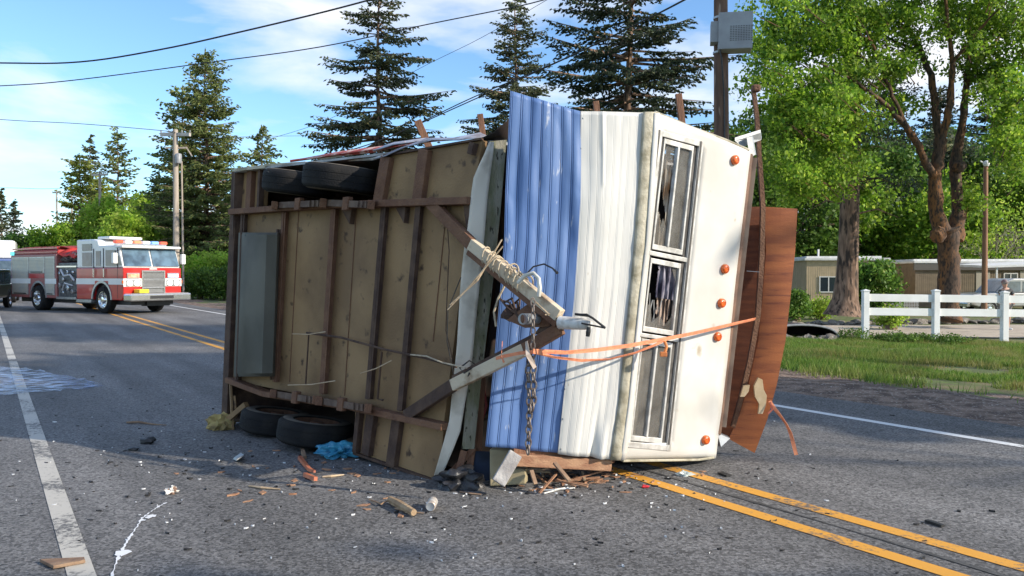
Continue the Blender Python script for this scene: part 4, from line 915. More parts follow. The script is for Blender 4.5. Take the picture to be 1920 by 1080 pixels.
# wood behind the yard
protoB = []
wood = [(1425,58,15,6,L_mapd,61,'green tree behind the trailer roof edge, leftmost in the wood'),
        (1500,62,13,6,L_map,62,'light green tree between the plywood and the thick fir trunk'),
        (1545,72,19,7,L_mapd,63,'tall dark tree directly behind the thick fir trunk'),
        (1640,66,13,6,L_mapd,64,'olive tree filling the space right of the thick fir trunk'),
        (1705,74,16,7,L_fir,65,'dark tree left of the maple trunk in the wood'),
        (1740,60,9,5,L_map,66,'light green low tree seen left of the maple trunk'),
        (1850,66,12,6,L_map,67,'yellow-green tree behind the long mobile home'),
        (1925,70,17,7,L_mapd,68,'dark tree at the right edge of the wood'),
        (1810,78,17,7,L_mapd,69,'tree behind the slim pole in the yard')]
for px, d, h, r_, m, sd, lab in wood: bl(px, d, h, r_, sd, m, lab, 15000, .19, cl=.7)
for (px, d, h, r_, sd, lab) in ((1660,84,24,5,71,'tall fir in the wood seen through the gap left of the maple'),(1862,88,25,5.5,72,'tall fir in the wood right of the maple'),(1590,90,23,5,73,'fir in the wood behind the thick bare trunk'),(1760,92,24,5,74,'fir in the wood straight behind the maple'),(1455,80,20,4.5,75,'fir in the wood above the plywood sheet')):
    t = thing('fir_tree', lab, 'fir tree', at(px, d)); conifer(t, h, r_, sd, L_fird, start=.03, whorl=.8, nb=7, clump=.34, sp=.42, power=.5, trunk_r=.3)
# bare-branched tree at right
t = thing('bare_tree', 'pale bare-branched tree between the maple and the slim pole', 'tree', at(1868, 56)); gb = np.random.default_rng(91); tm = MB()
def brec(p, d, L, r, lv):
    dd = d; pts = [p]
    for i in range(3): dd = (dd+V(gb.normal(0, .22, 3).tolist())).normalized(); pts.append(pts[-1]+dd*L/3)
    tm.tube(pts, [r, r*.85, r*.7, r*.55], 5, False)
    if lv:
        for k in range(3): brec(pts[-1-(k % 2)], (dd+V(gb.normal(0, .6, 3).tolist())).normalized(), L*.75, r*.55, lv-1)
for k in range(5): brec(V((0,0,.2)), V((math.cos(k*1.3)*.7, math.sin(k*1.3)*.7, 1)).normalized(), 2.4, .11, 4)
tm.build('trunk', mat('pale_bark',(.36,.31,.24),.9,(.24,.2,.15),6), t, smooth=True, world=False)
n = 2200; c = gb.normal(0, 1, (n, 3))*[2.2,2.0,1.6]+[0,0,5]; d = unit(gb.normal(0,1,(n,3))); wv = unit(np.cross(d, gb.normal(0,1,(n,3))))
npmesh('crown', leafquads(c, d, wv, gb.uniform(.08,.14,n), gb.uniform(.04,.08,n)), 4, L_bri, t)
# shrubs in the yard
bl(1640, 38, 2.75, 1.15, 81, L_shr, 'rounded dark green shrub between the thick fir trunk and the white fence', 9000, .085, cat='bush', name='bush', cl=.25)
bl(1492, 33, 1.25, .55, 82, L_shr, 'small green shrub beside the plywood sheet', 3500, .06, cat='bush', name='bush', cl=.15)
bl(1540, 34, .9, .7, 83, L_bri, 'low yellow-green plants in front of the small mobile home', 2200, .055, cat='bush', name='bush', cl=.2)
bl(1672, 27.5, .8, .45, 84, L_bri, 'small light green weed between the rails of the fence', 1500, .05, cat='bush', name='bush', cl=.12)

# ---------------------------------------------------- trees off the frame to the right, whose shade lies on the road
def shade(x, y, h, r_, sd, lab, n=9000, **k):
    t = thing('broadleaf_tree', lab, 'tree', (x, y, tz(x, y))); broadleaf(t, h, r_, sd, L_mapd, M_bark, 3, n, .26, cl=.7, **k)
shade(15, -4.9, 9.0, 2.7, 101, 'roadside tree off the frame to the right, nearest of the row', 14000)
shade(17, 4.0, 12.5, 1.3, 102, 'roadside tree off the frame to the right, second of the row', 9000, base=2.2, squash=.6)
shade(19, 9.5, 18, 2.0, 103, 'roadside tree off the frame to the right, third of the row', 12000, base=4.0, squash=.5)

# ================================================================== POLES AND WIRES
M_pole = mat('pole_wood', (.17, .10, .065), .9, (.095, .055, .038), 7, 6, .4, .6, .5, 20, stretch=(1,1,.15), c3=(.30,.22,.16), s3=9, lo3=.6, hi3=.68)
M_polel = mat('grey_pole_wood', (.42, .36, .30), .9, (.30, .25, .2), 7, 6, stretch=(1,1,.15))
M_box = mat('grey_box_paint', (.33, .35, .36), .5, (.27, .28, .29), 3)
p0 = at(1350, 16); PL = thing('utility_pole', 'thick brown wooden pole with a grey cabinet behind the trailer', 'utility pole', p0)
b = MB(); b.tube([V((0,0,-.2)), V((.02,0,4)), V((-.05,0,11))], [.17,.155,.12], 20); b.build('pole', M_pole, PL, smooth=True, world=False)
bc = P(1378, 62, 15.75)-p0; cb = MB(); rm = Matrix.Rotation(R(-12), 3, 'Z') @ Matrix.Rotation(R(1), 3, 'Y')
cb.box(bc, (.66,.40,.74), rm); cab = cb.build('cabinet', M_box, PL, bevel=.015, world=False)
b = MB()
for k in range(9):
    for j in range(9): b.box(bc+rm @ V((-.13+.05*j+.04, -.203, -.20+.035*k)), (.032,.008,.012), rm)
o = b.build('vent_slots', mat('dark_vent',(.10,.105,.11),.7), cab, world=False)
b = MB(); b.box(bc+rm @ V((-.40,.05,.02)), (.16,.3,.42), rm); b.build('bracket', M_box, PL, bevel=.01, world=False)
b = MB(); b.tube([bc+V((-.36,-.1,-.2)), bc+V((-.30,-.12,-.55)), V((.02,-.17,bc.z-1.2)), V((.05,-.18,3))], .015, 6); b.build('conduit', M_black, PL, world=False)
b = MB(); b.tube([V((0,0,bc.z-.35)),V((0,0,bc.z-.31))], .165, 20); b.tube([V((0,0,bc.z+.36)),V((0,0,bc.z+.40))], .16, 20); b.build('steel_band', M_galv, PL, world=False)

def pole(px, d, top, r, lab, m, arm=None, extra=None):
    q = at(px, d); h = P(px, top, d).z-q.z; t = thing('utility_pole', lab, 'utility pole', q)
    b = MB(); b.tube([V((0,0,-.2)), V((0,0,h))], [r, r*.75], 10); b.build('pole', m, t, smooth=True, world=False)
    if arm:
        b = MB(); b.beam(V((-arm[0], arm[2], h-arm[1])), V((arm[0], -arm[2], h-arm[1]-arm[3])), .16, .20); a_ = b.build('crossarm', mat('pale_crossarm',(.55,.52,.47),.8,(.42,.39,.35),4), t, world=False)
        for k in (-1, -.45, .45, 1):
            b = MB(); c = V((arm[0]*k, -arm[2]*k, h-arm[1]-arm[3]*(k+1)/2+.07)); b.lathe(c, V((0,0,1)), [(.02,0),(.05,.04),(.03,.07),(.055,.11),(.02,.2),(.001,.2)], 8); b.build('insulator', M_grayp, a_, world=False)
    if extra: extra(t, h, m)
    return t, h
def kit(t, h, m):
    b = MB(); b.tube([V((.42,0,-.2)), V((.36,0,h-1.9))], [.07,.055], 8); b.build('riser', m, t, smooth=True, world=False)
    b = MB(); b.lathe(V((.28,-.25,h-2.1)), V((0,0,1)), [(.001,0),(.17,.02),(.19,.1),(.19,.55),(.16,.6),(.05,.64),(.001,.64)], 14); b.build('transformer', M_grayp, t, smooth=True, world=False)
    b = MB(); b.beam(V((-.6,0,h-1.1)), V((.7,0,h-1.1)), .08, .1); b.beam(V((.7,0,h-1.15)), V((1.0,0,h-1.6)), .06, .06); b.build('lower_arm', m, t, world=False)
pole(331, 47, 243, .20, 'pale utility pole with crossarm and transformer right of the fire engine', M_polel, (1.05,.22,.4,.15), kit)
pole(189, 78, 322, .17, 'brown utility pole rising in front of the distant firs', M_polel, (.9,.3,.2,0))
pole(136, 108, 366, .16, 'thin distant pole left of the taller brown one', M_polel, (.8,.3,.2,0))
pole(108, 112, 357, .15, 'faraway leaning pole, leftmost on the skyline', M_polel, (.7,.3,.2,0))
q = at(1843, 36); t, h = pole(1846, 36, 312, .13, 'slim brown yard pole with a lamp on top right of the maple', mat('brown_pole',(.30,.16,.09),.85,(.20,.10,.06),6,stretch=(1,1,.2)))
b = MB(); b.lathe(V((0,-.05,h)), V((0,0,1)), [(.001,0),(.10,.0),(.14,.1),(.12,.2),(.05,.26),(.001,.27)], 12); b.beam(V((0,0,h+.1)), V((-.25,0,h+.25)), .06, .05); b.build('lamp_head', mat('lamp_glass',(.7,.7,.66),.4), t, world=False)
def wire(pts, d0, d1, r, lab, cat='cable', grp=None):
    q = []; n = len(pts)
    for i, (x, y) in enumerate(pts): q.append(P(x, y, lerp(d0, d1, i/(n-1))))
    sm = []
    for i in range(n-1):
        a, b_, c, d = q[max(i-1,0)], q[i], q[i+1], q[min(i+2,n-1)]
        for k in range(6):
            t = k/6; sm.append(.5*((2*b_)+(c-a)*t+(2*a-5*b_+4*c-d)*t*t+(3*b_-a-3*c+d)*t**3))
    sm.append(q[-1]); b = MB(); b.tube(sm, r, 6); o = b.build('overhead_cable', M_black, None, smooth=True); tag(o, lab, 'cable', grp); return rebase(o)
wire([(-1400,60),(-300,112),(0,118),(150,116),(300,93),(450,60),(640,14),(800,-32),(1000,-100)], 19, 14, .017, 'thickest overhead cable crossing the upper left sky')
wire([(-1400,160),(-300,172),(0,161),(150,149),(400,116),(600,88),(800,46),(940,18),(1015,1),(1150,-40)], 24, 18, .014, 'second thick overhead cable just below the thickest one')
wire([(-1400,110),(-300,200),(0,224),(150,232),(305,245),(330,249)], 42, 47, .018, 'thin overhead wire reaching the crossarm pole from the left')
wire([(-900,345),(-200,352),(0,352),(80,354),(136,352)], 90, 108, .025, 'lowest distant wire at the far left')
wire([(345,262),(480,256),(640,254)], 47, 60, .014, 'thin wire running right from the crossarm pole')
wire([(560,300),(650,283),(740,252),(888,182),(1040,118),(1200,42),(1300,-10)], 22, 16, .013, 'upper of two dark wires rising behind the trailer to the grey cabinet pole')
wire([(560,312),(700,268),(780,235),(890,186),(1060,110),(1230,28),(1340,-30)], 22, 16, .013, 'lower of two dark wires rising behind the trailer to the grey cabinet pole')
wire([(500,262),(620,222),(780,132),(900,72),(1025,0),(1100,-45)], 50, 30, .012, 'faint thin wire rising between the two nearest firs')

# ================================================================== YARD
M_fence = mat('white_vinyl', (.82,.82,.80), .4, (.74,.74,.71), 2, 4)
fd = 23.0
FE = thing('rail_fence', 'white two-rail fence with square capped posts', 'fence', at(1755, fd))
fo = parent_origin(FE)
xs = [1623,1755,1884,2014,2145,2275]
gz = tz(*at(1755,fd).xy)
for x in xs:
    q = at(x, fd); top = P(x, 549 if x > 1800 else 546, fd).z
    b = MB(); b.box(V((q.x, q.y, (gz-.25+top)/2)), (.17,.17,top-gz+.25)); b.box(V((q.x,q.y,top+.01)), (.20,.20,.035)); 
    b.add([V((q.x+a,q.y+c,top+.028)) for a, c in ((-.09,-.09),(.09,-.09),(.09,.09),(-.09,.09))]+[V((q.x,q.y,top+.065))], [(0,1,4),(1,2,4),(2,3,4),(3,0,4)])
    b.build('post', M_fence, FE, bevel=.006)
for y0, y1, dy in ((551,565,3),(577,591,3)):
    for a, c in zip(xs[:-1], xs[1:]):
        b = MB(); k0 = (a-1623)/260*dy; k1 = (c-1623)/260*dy; h_ = (y1-y0)/FPX*fd
        b.beam(P(a,(y0+y1)/2+k0,fd)+V((.085,0,0)), P(c,(y0+y1)/2+k1,fd)-V((.085,0,0)), .045, h_); b.build('rail', M_fence, FE, bevel=.004)
# rocks bordering the driveway's far side
M_rock = mat('border_rock', (.20,.175,.15), .95, (.10,.085,.07), 5, 7, bump=.8, bscale=12, c3=(.33,.31,.28), s3=8, lo3=.58, hi3=.66)
rows_ = ['round grey','flat grey','small pale','squat brown','large mossy']
protos = []
for k in range(5):
    b = MB(); b.blob((0,0,.10), (.30+.05*k, .2, .14+.02*(k % 3)), 2, .6, 1.3, k*3.1); protos.append(b)
for i in range(34):
    px = 1474+i*15+random.uniform(-3,3); d = 29.8+.05*(px-1474)/15+random.uniform(-.2,.2); q = at(px, d)
    k = i % 5
    if i < 5: o = protos[k].build('rock', M_rock, None, smooth=True); pr = o; protos[k] = (protos[k], o)
    else: o = protos[k][1].copy(); col.objects.link(o)
    o.location = q; o.rotation_euler = (0,0,random.uniform(0,6.28)); s = random.uniform(.5,1.0); o.scale = (s,s,s*.95)
    tag(o, 'rough grey-brown rock lying in the row that borders the far side of the driveway', 'rock', 'rocks along the driveway')
# culvert under the driveway
cv = thing('culvert', 'dark culvert mouth under the edge of the driveway beside the plywood sheet', 'culvert', at(1520, 23))
b = MB(); arch = []; nA = 18
for k in range(nA+1):
    a = math.pi*k/nA; arch.append((1502-70*math.cos(a), 640-31*math.sin(a)**.6))
o3 = []
for k, (x, y) in enumerate(arch): o3.append(P(x,y,22.4))
inn = [p+V((0,1.2,0)) for p in o3]
b.add(o3+inn, [(k,k+1,k+nA+2,k+nA+1) for k in range(nA)]+[tuple(range(nA+1,2*nA+2))]); b.build('tunnel', M_dark, cv)
b = MB(); b.tube([p+V((0,-.02,.0)) for p in o3], .035, 6); b.build('rim', M_grayp, cv, smooth=True)
for k in range(9):
    q = P(1445+k*14, 640-3*(k%3), 22.2); b = MB(); b.blob(q, (.20,.15,.12), 2, .7, 1.6, k); o = b.build('stone', M_rock, cv, smooth=True)
b = MB(); q = []
for k in range(nA+1):
    x, y = arch[k]; q += [P(x, y-2, 22.4), P(x+(x-1502)*.35, min(648, y+ (4 if 0<k<nA else 0)), 22.1)]
pass
# plants tufts below the fence
for (px, d, h_, sd, lab) in ((1600,22.4,.32,1,'leafy weeds left of the first fence post'),(1665,22.3,.26,2,'weeds right of the first fence post'),(1700,22.0,.22,3,'low weeds midway between the first two posts'),(1740,22.2,.2,4,'weeds at the foot of the second post'),(1790,21.5,.26,5,'reddish-green weeds right of the second post')):
    bl(px, d, h_, .5, 200+sd, L_mapd, lab, 900, .03, cat='plant', name='weed', cl=.08, trunk_r=.01)

M_beige = mat('beige_siding', (.52,.40,.25), .7, (.44,.34,.21), 3, 4); M_roofw = mat('white_roof', (.74,.73,.70), .6, (.6,.59,.55), 2)
M_brn = mat('brown_siding', (.24,.185,.12), .75, (.19,.145,.095), 3, 4); M_glassW = mat('window_glass', (.03,.04,.05), .08, spec=.8); M_trimw = mat('white_trim', (.66,.65,.61), .5)
def home(name, lab, px, d, rz, w_, dep, h, wallm, roofm, wins, cat='mobile home', band_=None, groove=.12):
    q = at(px, d); t = thing(name, lab, cat, q, rz)
    b = MB(); b.bx(0, w_, 0, dep, -.2, h); b.build('wall', wallm, t, world=False)
    b = MB(); n = int(w_/groove)
    for k in range(n): b.bx(k*groove+.01, k*groove+.035, -.008, .004, 0, h-.1)
    n = int(dep/groove)
    for k in range(n): b.bx(-.008, .004, k*groove+.01, k*groove+.035, 0, h-.1)
    b.build('siding_ribs', wallm, t, world=False)
    b = MB(); b.bx(-.15, w_+.15, -.18, dep+.18, h+.002, h+.14); b.bx(.1, w_-.1, .5, dep-.5, h+.142, h+.26); b.build('roof', roofm, t, bevel=.02, world=False)
    if band_:
        b = MB(); b.bx(-.12, w_+.12, -.14, -.012, h-band_, h-.002); b.build('fascia', mat('dark_fascia',(.10,.09,.075),.7), t, world=False)
    b = MB(); b.tube([V((w_*.35,dep*.4,h)), V((w_*.35,dep*.4,h+.75))], .06, 8); b.build('vent_pipe', M_roofw, t, world=False)
    for (x0,x1,z0,z1,mull) in wins:
        fr = MB(); fr.bx(x0-.06,x1+.06,-.045,-.012,z0-.06,z0); fr.bx(x0-.06,x1+.06,-.045,-.012,z1,z1+.06); fr.bx(x0-.06,x0,-.045,-.012,z0,z1); fr.bx(x1,x1+.06,-.045,-.012,z0,z1)
        for k in range(mull): xm = lerp(x0,x1,(k+1)/(mull+1)); fr.bx(xm-.03,xm+.03,-.04,-.012,z0,z1)
        wdw = fr.build('window', M_trimw, t, world=False)
        b = MB(); b.bx(x0,x1,-.025,-.014,z0,z1); b.build('pane', M_glassW, wdw, world=False)
    return t
home('mobile_home', 'small beige mobile home with one window, left of the thick fir trunk', 1512, 44, R(-8), 4.3, 9, 2.75, M_beige, M_roofw, [(.75,1.65,1.0,1.8,1)])
hm = home('mobile_home', 'long tan mobile home with white roof behind the maple and pickup', 1716, 47, R(-4), 14, 4.5, 2.65, M_brn, M_roofw, [(5.2,5.9,.9,2.0,1),(7.6,8.6,1.0,1.9,1)], band_=.42)
b = MB(); b.bx(3.55,4.35,-.03,-.012,.1,2.15); b.build('door', mat('pale_door',(.42,.38,.30),.6), hm, world=False)
b = MB(); b.bx(6.1,6.9,-.035,-.012,.2,2.2); b.build('door', mat('pale_door',(.42,.38,.30),.6), hm, world=False)
cp_ = thing('carport_awning', 'white flat carport awning on thin posts over the silver pickup', 'awning', at(1815, 44), R(-3))
b = MB(); b.add([V(p) for p in ((0,-2,2.35),(9,-2,2.65),(9,1.6,2.75),(0,1.6,2.45))]+[V(p) for p in ((0,-2,2.45),(9,-2,2.80),(9,1.6,2.90),(0,1.6,2.6))], [(0,3,2,1),(4,5,6,7),(0,1,5,4),(1,2,6,5),(2,3,7,6),(3,0,4,7)]); b.build('canopy', M_roofw, cp_, world=False)
for x in (.5,3.4,6.3): 
    b = MB(); b.bx(x,x+.08,-1.9,-1.82,-.1,2.45+.033*x); b.build('post', M_trimw, cp_, world=False)
sm = home('travel_trailer', 'small grey and white camper seen between the shrub and the long mobile home', 1668, 50, R(0), 3.0, 2.2, 2.0, mat('grey_white_panel',(.50,.50,.49),.6,(.33,.34,.35),5), M_roofw, [(1.3,2.4,1.0,1.6,0)], 'camper')
lt = thing('lattice_panel', 'low grey lattice panel under the camper behind the fence', 'lattice', at(1668, 42))
b = MB()
for k in range(18): b.bx(k*.09, k*.09+.03, 0, .03, 0, .75)
for k in range(6): b.bx(0, 1.6, -.01, .0, .05+k*.13, .08+k*.13)
b.build('slats', mat('grey_lattice',(.42,.42,.42),.7), lt, world=False)

# ------------------------------------------------------------------ silver pickup
def vwheel(parent, c, r, w_, m_rim, side=1):
    wl = bpy.data.objects.new('wheel', None); col.objects.link(wl); wl.parent = parent; wl.location = c
    b = MB(); h = w_/2; b.lathe(V((0,0,0)), V((0,1,0)), [(r*.62,-h),(r*.9,-h),(r,-h*.7),(r,h*.7),(r*.9,h),(r*.62,h)], 28); b.build('tyre', M_tyre, wl, smooth=True, world=False)
    b = MB(); o = -h*side
    b.lathe(V((0,0,0)), V((0,side*-1,0)), [(r*.64,h*.98),(r*.58,h*.98),(r*.52,h*.5),(r*.34,h*.35),(r*.28,h*.75),(r*.22,h*1.05),(r*.10,h*1.1),(.001,h*1.1)], 24)
    for k in range(8):
        a = k*math.pi/4; b.lathe(V((math.cos(a)*r*.42, -side*h*.42, math.sin(a)*r*.42)), V((0,-side,0)), [(r*.055,0),(r*.055,.02),(.001,.02)], 8)
    b.build('rim', m_rim, wl, smooth=True, world=False); return wl
M_silver = mat('silver_paint', (.42,.41,.38), .3, (.36,.35,.33), 2, metal=.4, coat=.5); M_chrome = mat('chrome', (.75,.75,.74), .15, metal=.95)
M_vglass = mat('vehicle_glass', (.05,.075,.09), .05, (.10,.14,.17), 3, spec=.9)
def pickup(px, d, rz, lab, m, name='pickup_truck', cat='pickup truck'):
    t = thing(name, lab, cat, at(px, d), rz)
    body = [(-2.6,.55),(-2.65,.95),(-2.45,1.05),(-1.3,1.12),(2.75,1.12),(2.8,.6),(2.4,.5),(-2.2,.45)]
    b = MB(); b.prism([V((x,-.92,z)) for x, z in body], V((0,1.84,0))); b.build('body', m, t, bevel=.06, world=False)
    cabp = [(-1.25,1.12),(-.65,1.72),(-.4,1.80),(2.55,1.80),(2.72,1.72),(2.78,1.12)]
    b = MB(); b.prism([V((x,-.80,z)) for x, z in cabp], V((0,1.60,0))); b.build('cab', m, t, bevel=.06, world=False)
    for (x0,x1,xt0,xt1) in ((-.95,-.05,-.58,-.05),(.05,1.0,.05,1.0),(1.12,2.55,1.12,2.5)):
        b = MB(); b.add([V((x0,-.81,1.16)),V((x1,-.81,1.16)),V((xt1,-.805,1.66)),V((xt0,-.805,1.66))], [(0,1,2,3)]); o = b.build('side_window', M_vglass, t, world=False); s = o.modifiers.new('t','SOLIDIFY'); s.thickness = .01
    b = MB(); b.add([V((-1.22,-.68,1.18)),V((-1.22,.68,1.18)),V((-.68,.66,1.70)),V((-.68,-.66,1.70))], [(3,2,1,0)]); o = b.build('windscreen', M_vglass, t, world=False); s = o.modifiers.new('t','SOLIDIFY'); s.thickness = .02
    for x in (-1.65, 1.75):
        b = MB(); b.lathe(V((x,-.90,.42)), V((0,-1,0)), [(.47,.0),(.47,.035),(.40,.04),(.40,.0)], 28); b.build('wheel_arch', M_black, t, world=False)
        for y in (-.82,.82): vwheel(t, V((x,y,.38)), .38, .25, M_chrome, 1 if y < 0 else -1)
    for y in (-.7,.7): b = MB(); b.box((-2.62,y,.85), (.08,.3,.16)); b.build('headlight', mat('headlamp',(.8,.8,.78),.2), t, bevel=.02, world=False)
    b = MB(); b.box((-2.68,0,.55), (.14,1.8,.2)); b.build('bumper', M_chrome, t, bevel=.03, world=False)
    for y in (-.98,): b = MB(); b.box((-.95,y,1.22), (.12,.2,.18)); b.build('mirror', M_black, t, bevel=.03, world=False)
    return t
pickup(1893, 37.5, R(4), 'silver pickup truck parked behind the white fence at the right', M_silver)

# ------------------------------------------------------------------ fire engine (x forward, y left, z up)
FX, FY = -15.7, 31.9
fwd = V((.836,-.549,0)); ang = math.atan2(fwd.y, fwd.x)
FEn = thing('fire_engine', 'red and white fire engine stopped across the road at the left', 'fire engine', (FX,FY,0), ang)
M_red = mat('fire_red', (.50,.018,.015), .28, (.42,.015,.012), 2, coat=.6); M_fw = mat('fire_white', (.78,.78,.76), .3, (.72,.72,.70), 2, coat=.4)
M_shut = mat('roller_shutter', (.52,.47,.38), .45, (.44,.43,.39), 3, metal=.2); M_dk = mat('dark_trim', (.02,.02,.022), .5)
M_diam = mat('diamond_plate', (.52,.52,.52), .32, (.35,.35,.35), 25, metal=.7)
def fp(name, boxes, m, parent=None, bevel=0):
    b = MB()
    for q in boxes: b.bx(*q)
    return b.build(name, m, parent or FEn, bevel=bevel, world=False)
def fprism(name, prof, y0, y1, m, parent=None, bevel=.03):
    b = MB(); b.prism([V((x,y0,z)) for x, z in prof], V((0,y1-y0,0))); return b.build(name, m, parent or FEn, bevel=bevel, world=False)
HW = 1.24
# cab: lower red shell, white stripe, upper white, with wheel arch cut by dark liner
fprism('cab_lower', [(-1.9,.55),(-.65,.55),(-.62,.95),(-.42,1.2),(0,1.3),(.42,1.2),(.62,.95),(.65,.55),(1.42,.55),(1.55,.7),(1.55,1.82),(-1.9,1.82)], -HW, HW, M_red)
fp('cab_stripe', [(-1.91,-.5,-HW-.008,-HW+.01,1.16,1.40),(.5,1.56,-HW-.008,-HW+.01,1.16,1.40),(-.5,.5,-HW-.008,-HW+.01,1.30,1.40),(1.55,1.565,-HW,-.45,1.08,1.40)], M_fw); fp('cab_stripe', [(1.55,1.565,.45,HW,1.08,1.40)], M_fw)
fprism('cab_upper', [(-1.9,1.82),(1.50,1.82),(1.22,2.62),(1.05,2.72),(-.2,2.72),(-.3,2.92),(-.6,2.98),(-1.9,2.98)], -HW+.02, HW-.02, M_fw, bevel=.05)
fp('cab_visor', [(1.0,1.52,-HW-.02,HW+.02,2.60,2.70)], M_fw, bevel=.03)
for s_ in (-1,1):
    b = MB(); y0, y1 = (.04*s_, 1.16*s_)
    q = [V((1.515,y0,1.88)),V((1.515,y1,1.88)),V((1.275,y1*.98,2.56)),V((1.275,y0,2.56))]; b.prism(q, V((-.02,0,.01))); o = b.build('windscreen', mat('windscreen_glass',(.12,.20,.27),.06,(.05,.08,.11),2.5,spec=.9), FEn, world=False)
    o.location = (.012,0,.006)
def sidewin(x0,x1,z0,z1,x0t=None,x1t=None):
    x0t = x0 if x0t is None else x0t; x1t = x1 if x1t is None else x1t; y = -HW+.012
    w_ = MB(); w_.prism([V((x0,y,z0)),V((x1,y,z0)),V((x1t,y,z1)),V((x0t,y,z1))], V((0,-.012,0))); return w_.build('side_window', M_vglass, FEn, world=False)
sidewin(.30,1.12,1.90,2.52,.30,1.0); sidewin(-.42,-.08,1.90,2.5); sidewin(-1.45,-.72,1.90,2.45); sidewin(-1.45,-.72,2.52,2.8)
sidewin(1.2,1.44,1.92,2.3,1.2,1.28)
fp('door_seam', [(x,x+.02,-HW-.004,-HW+.02,.62,2.6) for x in (-.60,.12,1.14)], M_dk)
for x in (.25,-.5):
    b = MB(); b.box((x,-HW-.05,1.62), (.05,.04,.35)); b.build('grab_rail', M_chrome, FEn, bevel=.01, world=False)
for s_ in (-1,1):
    m_ = fp('mirror', [(1.25,1.42,s_*(HW+.22)-.09,s_*(HW+.22)+.09,1.98,2.4)], M_fw, bevel=.03); b = MB(); b.tube([V((1.2,s_*HW,2.5)),V((1.35,s_*(HW+.2),2.45)),V((1.35,s_*(HW+.2),2.3))], .02, 6); b.build('mirror_arm', M_dk, m_, world=False)
# front: grille, lamp clusters, bumper
gr = fp('grille', [(1.55,1.60,-.50,-.44,.72,1.72),(1.55,1.60,.44,.50,.72,1.72),(1.55,1.60,-.44,.44,1.66,1.72),(1.55,1.60,-.44,.44,.72,.78),(1.55,1.60,-.44,.44,1.33,1.38),(1.55,1.60,-.44,.44,1.0,1.05)], M_chrome, bevel=.008)
fp('grille_slats', [(1.552,1.585,-.44,.44,.80+.05*k,.82+.05*k) for k in range(17)], M_diam, gr); fp('grille_back', [(1.551,1.556,-.44,.44,.78,1.66)], mat('grille_dark',(.12,.12,.12),.5,metal=.5), gr)
for s_ in (-1,1):
    a, c = sorted((s_*.55, s_*1.15)); lc_ = fp('lamp_cluster', [(1.55,1.60,a,c,1.10,1.34),(1.55,1.60,a+.04,c-.04,1.40,1.62)], M_chrome, bevel=.01)
    for k in (0,1):
        y = s_*(.70+.30*k); b = MB(); b.lathe(V((1.60,y,1.22)), V((1,0,0)), [(.11,0),(.11,.02),(.08,.035),(.001,.04)], 16); b.build('headlight', mat('lit_headlamp',(.9,.9,.88),.1,emit=((1,.97,.9),2.2)), lc_, smooth=True, world=False)
    fp('warning_light', [(1.60,1.62,a+.08,c-.08,1.44,1.58)], mat('red_lens' if s_ < 0 else 'blue_lens',(.75,.16,.10) if s_ < 0 else (.30,.38,.75),.2,(.8,.5,.3),9,emit=((1,.35,.2),.5) if s_ < 0 else ((.45,.55,1),.9)), lc_)
    fp('corner_marker', [(1.50,1.565,s_*HW-.04,s_*HW+.04,1.2,1.32)], M_amber)
fp('name_strip', [(1.55,1.562,-.16,.16,1.76,1.80)], M_fw)
bp_ = fp('bumper', [(1.62,2.15,-1.3,1.3,.52,.80)], M_chrome, bevel=.05); fp('bumper_deck', [(1.56,2.1,-1.2,1.2,.805,.82)], M_diam, bp_)
fp('bumper_slots', [(2.15,2.156,-.5,.5,.60,.72)], M_dk, bp_); fp('yellow_step', [(1.60,2.0,-.85,-.45,.83,.98)], mat('yellow_plastic',(.75,.55,.03),.5), bp_, .02)
fp('undercarriage', [(-7.3,1.5,-.9,.9,.35,.56),(1.2,1.6,-.3,.7,.3,.5)], M_dk)
fp('step', [(-1.9,-.75,-HW-.02,-HW+.2,.42,.54)], M_diam)
# roof lights
fp('roof_air_unit', [(-.9,.0,-.9,.5,2.985,3.10)], M_fw, bevel=.04)
lb_ = fp('light_bar', [(.55,.85,-1.05,1.05,2.73,2.80)], M_chrome, bevel=.02)
for k in range(6):
    y = -.95+k*.38; cc = [(.8,.1,.05),(.75,.7,.65),(.8,.25,.12),(.7,.7,.7),(.2,.4,.8),(.8,.12,.06)][k]
    b = MB(); b.box((.70,y,2.86), (.26,.30,.12)); b.build('beacon', mat('beacon_%s' % 'abcdef'[k], cc, .25, emit=(cc, .35)), lb_, bevel=.03, world=False)
# wheel arch trims and wheels
def archring(x, r, name='wheel_arch'):
    b = MB(); n = 16
    for k in range(n):
        a0 = math.pi*k/n; a1 = math.pi*(k+1)/n
        pts = [V((x+math.cos(a)*q, -HW-.02, .56+math.sin(a)*q)) for a, q in ((a0,r),(a0,r+.09),(a1,r+.09),(a1,r))]; b.prism(pts, V((0,.06,0)))
    b.build(name, M_diam, FEn, world=False)
archring(0, .66); archring(-5.05, .64)
fp('wheel_well', [(-.62,.62,-1.1,1.1,.55,1.15),(-5.6,-4.45,-1.1,1.1,.5,1.1)], M_dk)
for y, x in ((-1.05,0),(1.05,0),(-1.05,-5.05),(1.05,-5.05)): vwheel(FEn, V((x,y,.54)), .54, .32 if x == 0 else .5, M_chrome, 1 if y < 0 else -1)
